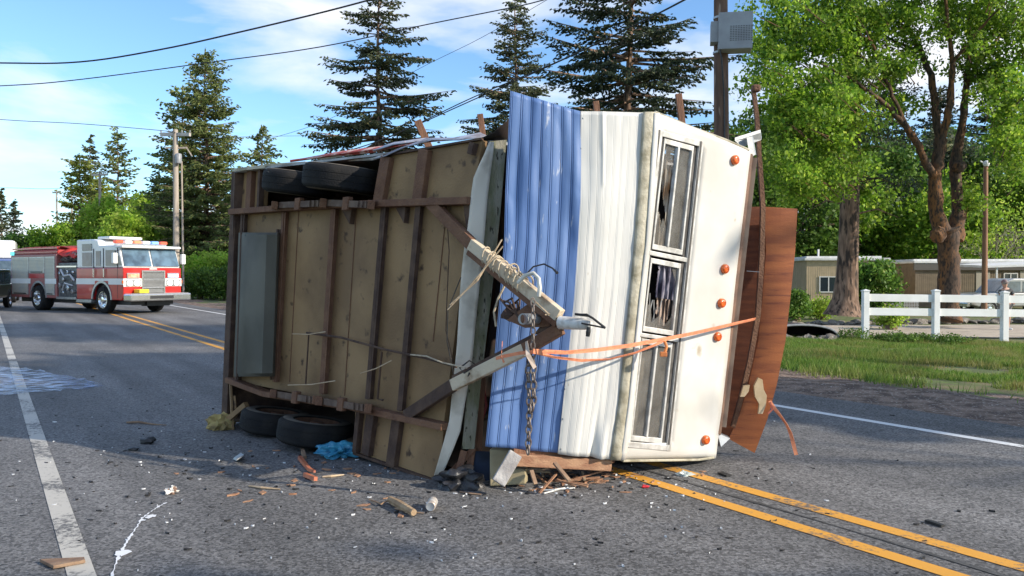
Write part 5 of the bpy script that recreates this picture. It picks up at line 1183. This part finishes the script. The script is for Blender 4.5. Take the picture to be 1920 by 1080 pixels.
# pump panel
pp = fp('pump_panel', [(-3.45,-1.95,-HW+.05,HW-.05,.62,2.05)], mat('pump_panel_black',(.045,.045,.05),.4,(.12,.12,.12),9,4,.5,.6), bevel=.02)
fp('panel_top_rail', [(-3.5,-1.92,-HW,-HW+.06,1.86,1.92)], M_chrome, pp); fp('running_board', [(-3.5,-1.92,-HW-.02,-HW+.3,.52,.62)], M_diam, pp)
k = 0
for (x, z, r_) in ((-3.2,1.1,.10),(-2.9,1.35,.08),(-2.55,1.0,.12),(-2.2,1.35,.08),(-3.2,1.6,.07),(-2.55,1.65,.09),(-2.2,.85,.09),(-2.9,.8,.07),(-2.15,1.65,.06)):
    b = MB(); b.lathe(V((x,-HW+.05,z)), V((0,-1,0)), [(r_,0),(r_,.10),(r_*.7,.12),(r_*.7,.05),(.001,.05)], 14); b.build('valve_cap' if k % 2 else 'gauge', M_chrome if k % 3 else mat('brass_cap',(.45,.42,.40),.4,metal=.6), pp, smooth=True, world=False); k += 1
b = MB(); b.tube([V((-3.1,-HW-.02,1.75)),V((-2.7,-HW-.1,1.5)),V((-2.3,-HW-.06,1.55)),V((-2.0,-HW-.03,1.3))], .04, 8); b.tube([V((-3.0,-HW-.02,.9)),V((-2.6,-HW-.12,1.2)),V((-2.1,-HW-.05,1.1))], .03, 8); b.build('hose', mat('pale_hose',(.55,.55,.58),.5), pp, smooth=True, world=False)
# crosslay zone above the pump with dangling red covers
b = MB()
for k in range(12): b.blob(V((-3.3+.12*k, -.9+.05*(k%3), 2.2+.10*(k%3))), (.13,.25,.10), 2, .6, 3, k)
b.build('crosslay_hose', mat('hose_mix',(.12,.11,.11),.8,(.42,.38,.34),7,4,.48,.6), FEn, world=False)
b = MB(); pts = []
for i in range(9):
    for j in range(5): pts.append(V((-3.5+i*.19, -1.2+j*.6, 2.72-.10*(i/8)+.05*math.sin(i*1.7+j)-(.28 if j == 0 else 0)-.08*abs(math.sin(i*2)))))
b.add(pts, [(i*5+j,i*5+5+j,i*5+6+j,i*5+j+1) for i in range(8) for j in range(4)]); o = b.build('red_cover', mat('red_tarp',(.60,.04,.03),.7), FEn, smooth=True, world=False); s = o.modifiers.new('t','SOLIDIFY'); s.thickness = .03
# rear body with roller shutters
fprism('rear_body', [(-7.5,.55),(-5.65,.55),(-5.62,.95),(-5.4,1.2),(-5.05,1.28),(-4.7,1.2),(-4.45,.95),(-4.4,.55),(-3.5,.55),(-3.5,2.42),(-7.5,2.42)], -HW, HW, mat('body_maroon',(.34,.12,.11),.4,(.30,.10,.09),3), bevel=.02)
for (x0,x1,z0,z1) in ((-7.35,-5.95,.68,2.28),(-5.82,-4.55,1.62,2.28),(-4.42,-3.68,.68,2.28)):
    sh = fp('roller_shutter', [(x0,x1,-HW-.012,-HW+.01,z0,z1)], M_shut); fp('shutter_frame', [(x0-.04,x1+.04,-HW-.02,-HW,z1,z1+.04),(x0-.04,x0,-HW-.02,-HW,z0,z1),(x1,x1+.04,-HW-.02,-HW,z0,z1)], M_diam, sh)
    fp('shutter_slats', [(x0,x1,-HW-.016,-HW-.010,z0+.06*k,z0+.012+.06*k) for k in range(int((z1-z0)/.06))], mat('shutter_gap',(.30,.29,.26),.6), sh); fp('lift_bar', [(x0+.15,x1-.15,-HW-.04,-HW-.016,z0+.03,z0+.07)], M_dk, sh)
fp('body_stripe', [(-7.5,-5.7,-HW-.022,-HW-.017,1.16,1.38)], M_fw); fp('body_stripe', [(-4.42,-3.5,-HW-.022,-HW-.017,1.16,1.38)], M_fw)
fp('red_panel', [(-5.82,-4.55,-HW-.012,-HW+.01,1.40,1.58)], M_red)
hb = fp('hose_bed', [(-7.5,-3.55,-HW+.1,HW-.1,2.425,2.62)], mat('hose_bed_red',(.34,.02,.018),.5), bevel=.02)
fp('hose_bed_rail', [(-7.5,-3.55,-HW+.06,-HW+.10,2.66,2.72),(-7.5,-3.55,-HW+.06,-HW+.10,2.50,2.54)], M_red, hb)
b = MB()
for k in range(7): b.blob(V((-7.2+k*.58,-.2,2.72)), (.36,.8,.10), 2, .3, 2, k)
b.build('hose_bed_cover', mat('dark_red_tarp',(.25,.03,.03),.8,(.12,.03,.03),4), hb, smooth=True, world=False)
fp('rear_warning_light', [(-7.52,-7.3,-HW-.03,-HW+.05,2.42,2.58)], mat('blue_green_lens',(.1,.6,.65),.2,emit=((.15,.8,.9),.8)))
fp('spotlight', [(-2.3,-2.0,-.9,-.5,2.75,3.0)], M_fw, bevel=.03)

# vehicle queue at the far left: blue and white truck behind the fire engine
def bluetruck():
    t = thing('tow_truck', 'blue and white truck half out of frame behind the fire engine', 'truck', P(-12,563,44)*1.0, R(-60))
    t.location.z = 0
    def q(name, bxs, m, bevel=.03):
        b = MB(); [b.bx(*z) for z in bxs]; return b.build(name, m, t, bevel=bevel, world=False)
    b = MB(); b.prism([V((x,-1.15,z)) for x, z in ((-3,.5),(2.6,.5),(2.7,1.25),(1.5,1.45),(1.0,2.35),(.8,2.45),(-1,2.45),(-1,1.6),(-3,1.6))], V((0,2.3,0))); b.build('body', mat('truck_blue',(.03,.08,.26),.3,(.025,.06,.2),2,coat=.5), t, bevel=.06, world=False)
    q('sleeper_roof', [(-1.6,.7,-1.1,1.1,2.46,3.5)], M_fw, .15); q('white_stripe', [(-3,2.62,-1.17,-1.152,1.0,1.16)], M_fw, 0)
    q('side_window', [(-.5,.75,-1.165,-1.152,1.55,2.25)], M_vglass, 0); b = MB(); b.prism([V((1.52,-1,1.5)),V((1.52,1,1.5)),V((1.06,.95,2.32)),V((1.06,-.95,2.32))], V((.02,0,.01))); b.build('windscreen', M_vglass, t, world=False)
    q('grille', [(2.7,2.76,-.7,.7,.7,1.2)], M_chrome); q('bumper', [(2.65,2.95,-1.2,1.2,.4,.65)], M_chrome)
    for y in (-.9,.9): q('headlight', [(2.68,2.76,y-.18,y+.18,.85,1.1)], mat('headlamp',(.8,.8,.78),.2), .02)
    for x in (1.6,-2.0):
        for y in (-1.0,1.0): vwheel(t, V((x,y,.5)), .5, .3, M_chrome, 1 if y < 0 else -1)
bluetruck()
sc = pickup(-66, 34, R(180-68), 'dark car at the left edge of the frame, only its bumper corner showing', mat('dark_car_paint',(.02,.022,.026),.3,(.03,.03,.035),2,coat=.5), 'parked_car', 'car')
sc.location = (-23.95, 34.6, 0)
# far house on the hillside road
hf = home('house', 'tiny reddish-roofed house far away above the blue truck', 30, 150, R(-20), 9, 6, 7.0, M_trimw, mat('red_roof',(.35,.14,.10),.8), [(2,3,4,5,0),(5,6,4,5,0)], 'house', groove=.6)
# ================================================================== PERSON by the fence
pr = at(1886, 27.2)
PE = thing('person', 'person in dark top, shorts and cap leaning over behind the third fence post', 'person', pr, R(0))
def skinned(name, joints, edges, m, parent, sub=2):
    me = bpy.data.meshes.new(name); me.from_pydata([j[0] for j in joints], edges, []); me.materials.append(m)
    o = bpy.data.objects.new(name, me); col.objects.link(o); o.parent = parent
    s = o.modifiers.new('skin', 'SKIN'); s.use_smooth_shade = True
    me.skin_vertices  # layer made with the modifier
    for i, j in enumerate(joints):
        me.skin_vertices[0].data[i].radius = (j[1], j[2] if len(j) > 2 else j[1])
    me.skin_vertices[0].data[0].use_root = True
    u = o.modifiers.new('sub', 'SUBSURF'); u.levels = sub; u.render_levels = sub; return o
M_skinp = mat('skin', (.50,.29,.21), .6, (.42,.23,.17), 8); M_shirt = mat('dark_shirt', (.05,.05,.055), .9, (.14,.15,.14), 6); M_short = mat('grey_shorts', (.20,.19,.17), .9, (.14,.13,.12), 8)
J = [((0,0,.95),.15,.12),((0,-.02,1.12),.13,.10),((-.03,-.05,1.30),.16,.11),((-.06,-.08,1.42),.10,.08),((-.09,-.10,1.50),.055,.055),((-.12,-.13,1.60),.095,.085),((-.13,-.14,1.70),.085,.08),
     ((.16,-.04,1.40),.06),((.24,-.08,1.14),.045),((.12,-.22,.98),.035),((.08,-.27,.96),.04),
     ((-.24,-.10,1.38),.06),((-.30,-.16,1.12),.045),((-.20,-.30,1.02),.035),((-.16,-.34,1.01),.04),
     ((.09,0,.86),.095),((.11,-.02,.50),.062),((.12,.02,.28),.055),((.11,.04,.08),.04),((.11,-.10,.035),.038),
     ((-.09,0,.86),.095),((-.12,-.06,.50),.062),((-.12,-.02,.28),.055),((-.12,.02,.08),.04),((-.13,-.12,.035),.038)]
Ed = [(0,1),(1,2),(2,3),(3,4),(4,5),(5,6),(3,7),(7,8),(8,9),(9,10),(3,11),(11,12),(12,13),(13,14),(0,15),(15,16),(16,17),(17,18),(18,19),(0,20),(20,21),(21,22),(22,23),(23,24)]
skinned('body', J, Ed, M_skinp, PE)
b = MB()                                       # fingers and face details, tiny at this distance
skinned('shirt', [((0,0,.93),.175,.145),((0,-.02,1.12),.155,.125),((-.03,-.05,1.30),.185,.135),((-.06,-.08,1.42),.115,.095),((.16,-.04,1.39),.085),((.21,-.065,1.24),.075),((-.24,-.10,1.37),.085),((-.28,-.13,1.22),.075)], [(0,1),(1,2),(2,3),(3,4),(4,5),(3,6),(6,7)], M_shirt, PE)
skinned('shorts', [((0,0,.93),.165,.14),((.10,0,.84),.115),((.115,-.02,.56),.10),((-.10,0,.84),.115),((-.125,-.05,.56),.10)], [(0,1),(1,2),(0,3),(3,4)], M_short, PE)
b.blob(V((-.125,-.135,1.69)), (.105,.115,.10), 3, .05, 2); b.box(V((-.145,-.25,1.68)), (.13,.12,.015)); b.build('cap', mat('grey_red_cap',(.30,.12,.10),.9,(.25,.25,.24),6), PE, smooth=True, world=False)
for s_ in (-1,1):
    b = MB(); b.blob(V((.11*s_+(-.01 if s_ < 0 else 0),-.06,.045)), (.055,.15,.05), 2, .1, 2); b.build('shoe', M_fw, PE, smooth=True, world=False)
for hx, hy, hz in ((.08,-.27,.96),(-.16,-.34,1.01)):
    for k in range(4):
        b = MB(); x = hx-.03+.02*k; b.tube([V((x,hy-.02,hz)), V((x,hy-.06,hz-.015-.003*k)), V((x,hy-.08,hz-.04))], [.010,.009,.007], 6); b.build('finger', M_skinp, PE, smooth=True, world=False)
    b = MB(); b.tube([V((hx-.035,hy+.01,hz)), V((hx-.055,hy-.02,hz-.01)), V((hx-.05,hy-.045,hz-.02))], [.012,.010,.008], 6); b.build('thumb', M_skinp, PE, smooth=True, world=False)
for s_ in (-1,1):
    b = MB(); b.blob(V((-.125+.032*s_,-.232,1.625)), .010, 1, 0); b.build('eye', M_black, PE, world=False)
b = MB(); b.prism([V((-.125,-.255,1.595)),V((-.110,-.225,1.60)),V((-.125,-.225,1.63)),V((-.140,-.225,1.60))], V((0,.02,0))); b.build('nose', M_skinp, PE, world=False)

# ================================================================== ROAD LITTER
wet = bpy.data.materials.new('sky_tinted_film'); wet.use_nodes = True; n = wet.node_tree.nodes; l = wet.node_tree.links; pb = n['Principled BSDF']
pb.inputs['Base Color'].default_value = (.10,.15,.36,1); pb.inputs['Roughness'].default_value = .22; pb.inputs['Specular IOR Level'].default_value = .5  # blue of the reflected sky put into the film's base colour
zz = n.new('ShaderNodeTexNoise'); zz.inputs['Scale'].default_value = 5; zz.inputs['Detail'].default_value = 6; tcx = n.new('ShaderNodeTexCoord'); l.new(tcx.outputs['Object'], zz.inputs['Vector'])
rx = n.new('ShaderNodeMapRange'); rx.inputs[1].default_value = .36; rx.inputs[2].default_value = .62; rx.inputs[3].default_value = .15; rx.inputs[4].default_value = .95; l.new(zz.outputs[0], rx.inputs[0])
tsx = n.new('ShaderNodeBsdfTransparent'); mxx = n.new('ShaderNodeMixShader'); l.new(rx.outputs[0], mxx.inputs[0]); l.new(pb.outputs[0], mxx.inputs[1]); l.new(tsx.outputs[0], mxx.inputs[2]); l.new(mxx.outputs[0], n['Material Output'].inputs[0])
bpn = n.new('ShaderNodeBump'); bpn.inputs['Strength'].default_value = .06; bpn.inputs['Distance'].default_value = .01; zb = n.new('ShaderNodeTexNoise'); zb.inputs['Scale'].default_value = 30; l.new(tcx.outputs['Object'], zb.inputs['Vector']); l.new(zb.outputs[0], bpn.inputs['Height']); l.new(bpn.outputs[0], pb.inputs['Normal'])
edge = [(-260,700),(-120,690),(0,687),(40,690),(80,694),(110,702),(150,708),(196,720),(180,727),(120,731),(70,735),(20,739),(-60,742),(-260,745)]
b = MB(); b.add([G(x+random.uniform(-4,4), y+random.uniform(-1,1), .009) for x, y in [(lerp(edge[i][0],edge[(i+1)%len(edge)][0],k/5)+9*mnoise.noise(V((i+k/5,0,0))), lerp(edge[i][1],edge[(i+1)%len(edge)][1],k/5)+3*mnoise.noise(V(((i+k/5)*3,9,0)))) for i in range(len(edge)) for k in range(5)]], [tuple(range(5*len(edge)))[::-1]])
struct(b.build('water', wet))
M_chipW = mat('white_chip', (.72,.73,.74), .4); M_chipD = mat('dark_chip', (.018,.017,.017), .6)
def litter(name, lab, pxs, m, wmin, wmax, seed, dark=False):
    g = np.random.default_rng(seed); V_ = []
    for px, py in pxs:
        c = G(px, py, 0); a = g.uniform(0, 3.14); L = g.uniform(wmin, wmax)*(c.y/4.5)**.35; W = L*g.uniform(.25,.6); d = V((math.cos(a),math.sin(a),0)); e = V((-d.y,d.x,0)); h_ = g.uniform(.004,.012)
        top = [c+V((0,0,h_))+d*L*g.uniform(.7,1.1), c+V((0,0,h_*.6))+e*W*g.uniform(.6,1.1), c+V((0,0,h_*1.3))-d*L*g.uniform(.5,1.1), c+V((0,0,h_*.8))-e*W*g.uniform(.6,1.1)]
        bot = [V((q.x,q.y,.001)) for q in top]
        for f in ((0,1,2,3),): V_ += [top[i] for i in f]
        for i in range(4): V_ += [top[i], bot[i], bot[(i+1)%4], top[(i+1)%4]]
    o = npmesh(name, np.array([tuple(v) for v in V_]), 4, m); o['kind'] = 'stuff'; o['label'] = lab; o['category'] = 'debris'
g = np.random.default_rng(77)
def spread(n, cx, cy, sx, sy, lo=0): 
    return [(x, y) for x, y in zip(g.normal(cx,sx,n), g.normal(cy,sy,n)) if y > 700 and not (900 < x < 1360 and y < 865)]
litter('glass_fragments', 'small white glass and plastic fragments strewn over the road', spread(55,330,870,190,80)+spread(50,800,960,330,70)+spread(35,1250,930,200,60)+spread(50,1060,905,110,16)+spread(30,620,890,180,50), M_chipW, .005, .018, 1)
litter('dark_fragments', 'small dark chips and twigs strewn over the road', spread(120,330,850,200,80)+spread(120,800,940,350,80)+spread(50,1300,950,260,70)+spread(110,1060,900,100,16), M_chipD, .006, .026, 2)
litter('wood_splinters', 'small brown wood splinters lying under the trailer front', spread(90,1070,895,80,13)+spread(40,640,890,150,40), M_redw, .02, .06, 3)
def piece(name, lab, cat, fn, m, bevel=0, smooth=False, group=None):
    b = MB(); fn(b); o = b.build(name, m, None, bevel=bevel, smooth=smooth); tag(o, lab, cat, group); return rebase(o)
M_brnw = mat('brown_debris_wood', (.20,.12,.075), .85, (.32,.21,.13), 9, 6, bump=.4)
piece('board', 'flat reddish-brown board fragment across the left edge line in the foreground', 'board', lambda b: b.prism([G(74,1054,.006),G(100,1067,.006),G(160,1056,.006),G(158,1050,.006)], V((0,0,.018))), M_brnw, .003)
piece('stick', 'thick brown broken stick left of the white can', 'stick', lambda b: b.tube([G(731,936,.03),G(750,946,.035),G(776,961,.03)], [.022,.028,.022], 7), mat('stick_wood',(.28,.18,.10),.85,(.42,.30,.18),12,bump=.5), 0, True)
piece('twig', 'thin dark twig touching the thick brown stick', 'twig', lambda b: b.tube([G(692,936,.01),G(715,945,.02),G(722,941,.02),G(735,936,.02)], [.004,.006,.005,.004], 5), M_brnw)
piece('twig', 'thin twig under the right end of the thick brown stick', 'twig', lambda b: b.tube([G(740,953,.01),G(765,960,.01),G(795,962,.01)], [.005,.007,.003], 5), M_brnw)
cn = thing('can', 'small dented white can lying on its side in the foreground', 'can', G(808,952,0))
ax = (G(813,931,.05)-G(803,951,.05)).normalized()
b = MB(); b.lathe(G(807,950,.034), ax, [(.001,0),(.028,.001),(.033,.006),(.033,.03),(.031,.034),(.033,.038),(.033,.085),(.031,.09),(.033,.094),(.033,.118),(.028,.124),(.001,.125)], 20); b.build('can_body', mat('can_white',(.60,.58,.54),.45,(.42,.34,.28),14,metal=.2), cn, smooth=True)
b = MB(); b.lathe(G(807,950,.034)-ax*.002, ax, [(.026,0),(.027,-.003),(.020,-.001),(.001,0)], 20); b.build('can_rim', M_galv, cn, smooth=True)
piece('plastic_bag', 'crumpled blue plastic bag under the trailer near the wheels', 'bag', lambda b: b.blob(P(638,846,6.55)+V((0,0,0)), (.16,.10,.06), 4, 1.1, 2.6, 5), mat('blue_plastic',(.03,.20,.36),.3,(.08,.36,.5),14,bump=.8,bscale=25), 0, True)
piece('plastic_bag', 'black crumpled plastic bag at the front lower corner of the trailer', 'bag', lambda b: b.blob(P(862,898,5.62), (.16,.10,.075), 4, .9, 2.2, 9), mat('black_plastic_bag',(.02,.02,.022),.35,(.04,.04,.045),9,bump=.9,bscale=18), 0, True)
for k, q in enumerate(([(565,832),(568,848),(572,858)],[(562,858),(570,868),(580,880),(590,884)],[(572,890),(592,898)])):
    piece('plastic_shard', ['dark thin upper shard hanging by the lower wheel','long curved orange shard on the road by the wheels','short bright orange shard, nearest of the three by the wheels'][k], 'shard', lambda b: b.tube([G(x,y,.02+.01*(i % 2)) for i,(x,y) in enumerate(q)], [.010+.012*(k>0), .020, .018, .012][:len(q)], 4), M_brnw if k == 0 else mat('orange_plastic',(.62,.20,.09),.5,(.42,.14,.08),12))
piece('wire_scrap', 'long thin white wire pair on the road below the broken framing', 'wire', lambda b: (b.tube([G(1020,925,.01),G(1050,917,.012),G(1078,915,.01)], .006, 5), b.tube([G(1018,919,.01),G(1040,918,.02),G(1065,914,.012)], .006, 5)), M_trimw)
piece('wood_strip', 'pale curved wood strip lying left of centre on the road', 'wood strip', lambda b: b.tube([G(466,911,.008),G(490,914,.012),G(525,917,.008)], [.006,.010,.004], 5), M_woodP)
piece('wood_strip', 'brown flat strip behind the thick stick near the floor panel', 'wood strip', lambda b: b.tube([G(605,894,.008),G(620,893,.012),G(645,890,.008)], [.008,.012,.005], 5), M_woodP)
piece('wood_strip', 'thin reddish strip lying right of the black bag', 'wood strip', lambda b: b.tube([G(862,922,.006),G(880,925,.010),G(902,927,.008)], [.006,.008,.005], 5), M_brnw)
piece('metal_trim', 'short bright metal trim piece propped on the road left of the trailer', 'trim', lambda b: b.prism([G(437,861,.0),G(450,852,.0),G(456,856,.05),G(443,864,.04)], V((0,.02,.01))), M_galv)
piece('rubber_scrap', 'black rubber lump on the empty lane left of the trailer', 'rubber', lambda b: b.blob(G(278,826,.025), (.07,.05,.035), 2, .8, 2), M_black)
piece('rubber_scrap', 'small flat black lump just left of the larger rubber lump', 'rubber', lambda b: b.blob(G(250,842,.012), (.05,.03,.018), 2, .8, 2, 4), M_black)
piece('crumpled_wrapper', 'tiny crumpled white and brown wrapper above the paint streak', 'wrapper', lambda b: b.blob(G(322,921,.018), (.04,.03,.025), 3, 1.2, 2, 7), mat('wrapper',(.7,.66,.6),.6,(.25,.15,.1),20,2,.48,.52))
piece('twig', 'long dark twig lying on the shaded lane left of the trailer', 'twig', lambda b: b.tube([G(238,792,.008),G(260,791,.02),G(285,795,.01),G(312,797,.008)], [.012,.014,.008,.004], 5), M_brnw)
piece('wood_strip', 'dark burnt strip lying on the lane at the lower right', 'wood strip', lambda b: b.beam(G(1737,976,.01), G(1768,986,.01), .03, .015), M_black)
piece('plastic_shard', 'dark flat shard lying beyond the yellow lines below the marker lamp', 'shard', lambda b: b.beam(G(1350,886,.01), G(1367,892,.01), .05, .012), M_black)
piece('glass_lump', 'clear crushed glass lump between the yellow lines', 'glass', lambda b: b.blob(G(1284,889,.012), (.05,.03,.02), 3, 1.2, 2.5, 3), mat('crushed_glass',(.5,.55,.52),.2,(.7,.74,.7),30))
piece('plastic_shard', 'small red shard left of the near yellow line', 'shard', lambda b: b.blob(G(1210,912,.01), (.03,.02,.012), 2, .6, 2, 2), mat('red_plastic',(.6,.03,.04),.4))
for k in range(12):
    x = random.uniform(990,1160); y = random.uniform(876,908); a = random.uniform(0,3.1); c = G(x,y,.03+.02*random.random()); L = random.uniform(.06,.2); d = V((math.cos(a),math.sin(a)*.6,random.uniform(-.1,.25)))
    piece('splintered_lath', 'splintered brown lath in the heap under the front wall', 'lath', lambda b: b.beam(c-d*L, c+d*L, .016, .010), M_redw if k % 3 else M_woodP, 0, False, 'laths heaped under the front wall')
piece('broken_lath', 'long leaning lath propped from the beam down to the heap', 'lath', lambda b: b.beam(P(1040,868,5.5), P(1068,902,5.35), .03, .015), M_brnw)
piece('broken_lath', 'short upright lath standing under the tan floor corner', 'lath', lambda b: b.beam(P(996,882,5.5), P(1004,908,5.45), .03, .015), M_brnw)
# dried white paint streak in the foreground
st = [(205,1095),(215,1062),(224,1040),(234,1022),(244,1006),(258,985),(268,970),(284,958),(300,948),(314,941)]
b = MB(); q = []
for i,(x,y) in enumerate(st):
    w_ = [.012,.010,.012,.012,.010,.007,.010,.012,.010,.003][i]; c = G(x,y,.006); q += [c+V((-w_,-.3*w_,0)), c+V((w_,.3*w_,0))]
dense = []
for i in range(len(st)-1):
    for k in range(8):
        t = k/8; x = lerp(st[i][0],st[i+1][0],t)+1.2*math.sin(i*3+k*2.1); y = lerp(st[i][1],st[i+1][1],t); w_ = .002+.016*max(0, mnoise.noise(V((i*2.3+t*3.1, 0, 5)))+.2); c = G(x,y,.005); dense += [c+V((-w_,-.3*w_,0)), c+V((w_,.3*w_,0))]
b.add(dense, [(2*i,2*i+1,2*i+3,2*i+2) for i in range(len(dense)//2-1)])
for cx, cy, r_ in ((230,1036,.055),(283,968,.045),(262,965,.012),(270,975,.015)):
    c = G(cx,cy,.0065); b.add([c+V((math.cos(a)*r_*.7*(1+1.1*mnoise.noise(V((a*1.7,cx,0)))), math.sin(a)*r_*.8*(1+1.2*mnoise.noise(V((a*2.3,cy,0)))),0)) for a in [2*math.pi*k/14 for k in range(14)]], [tuple(range(14))])
o = b.build('paint_streak', mat('spilled_white_paint',(.78,.78,.78),.5)); struct(o)
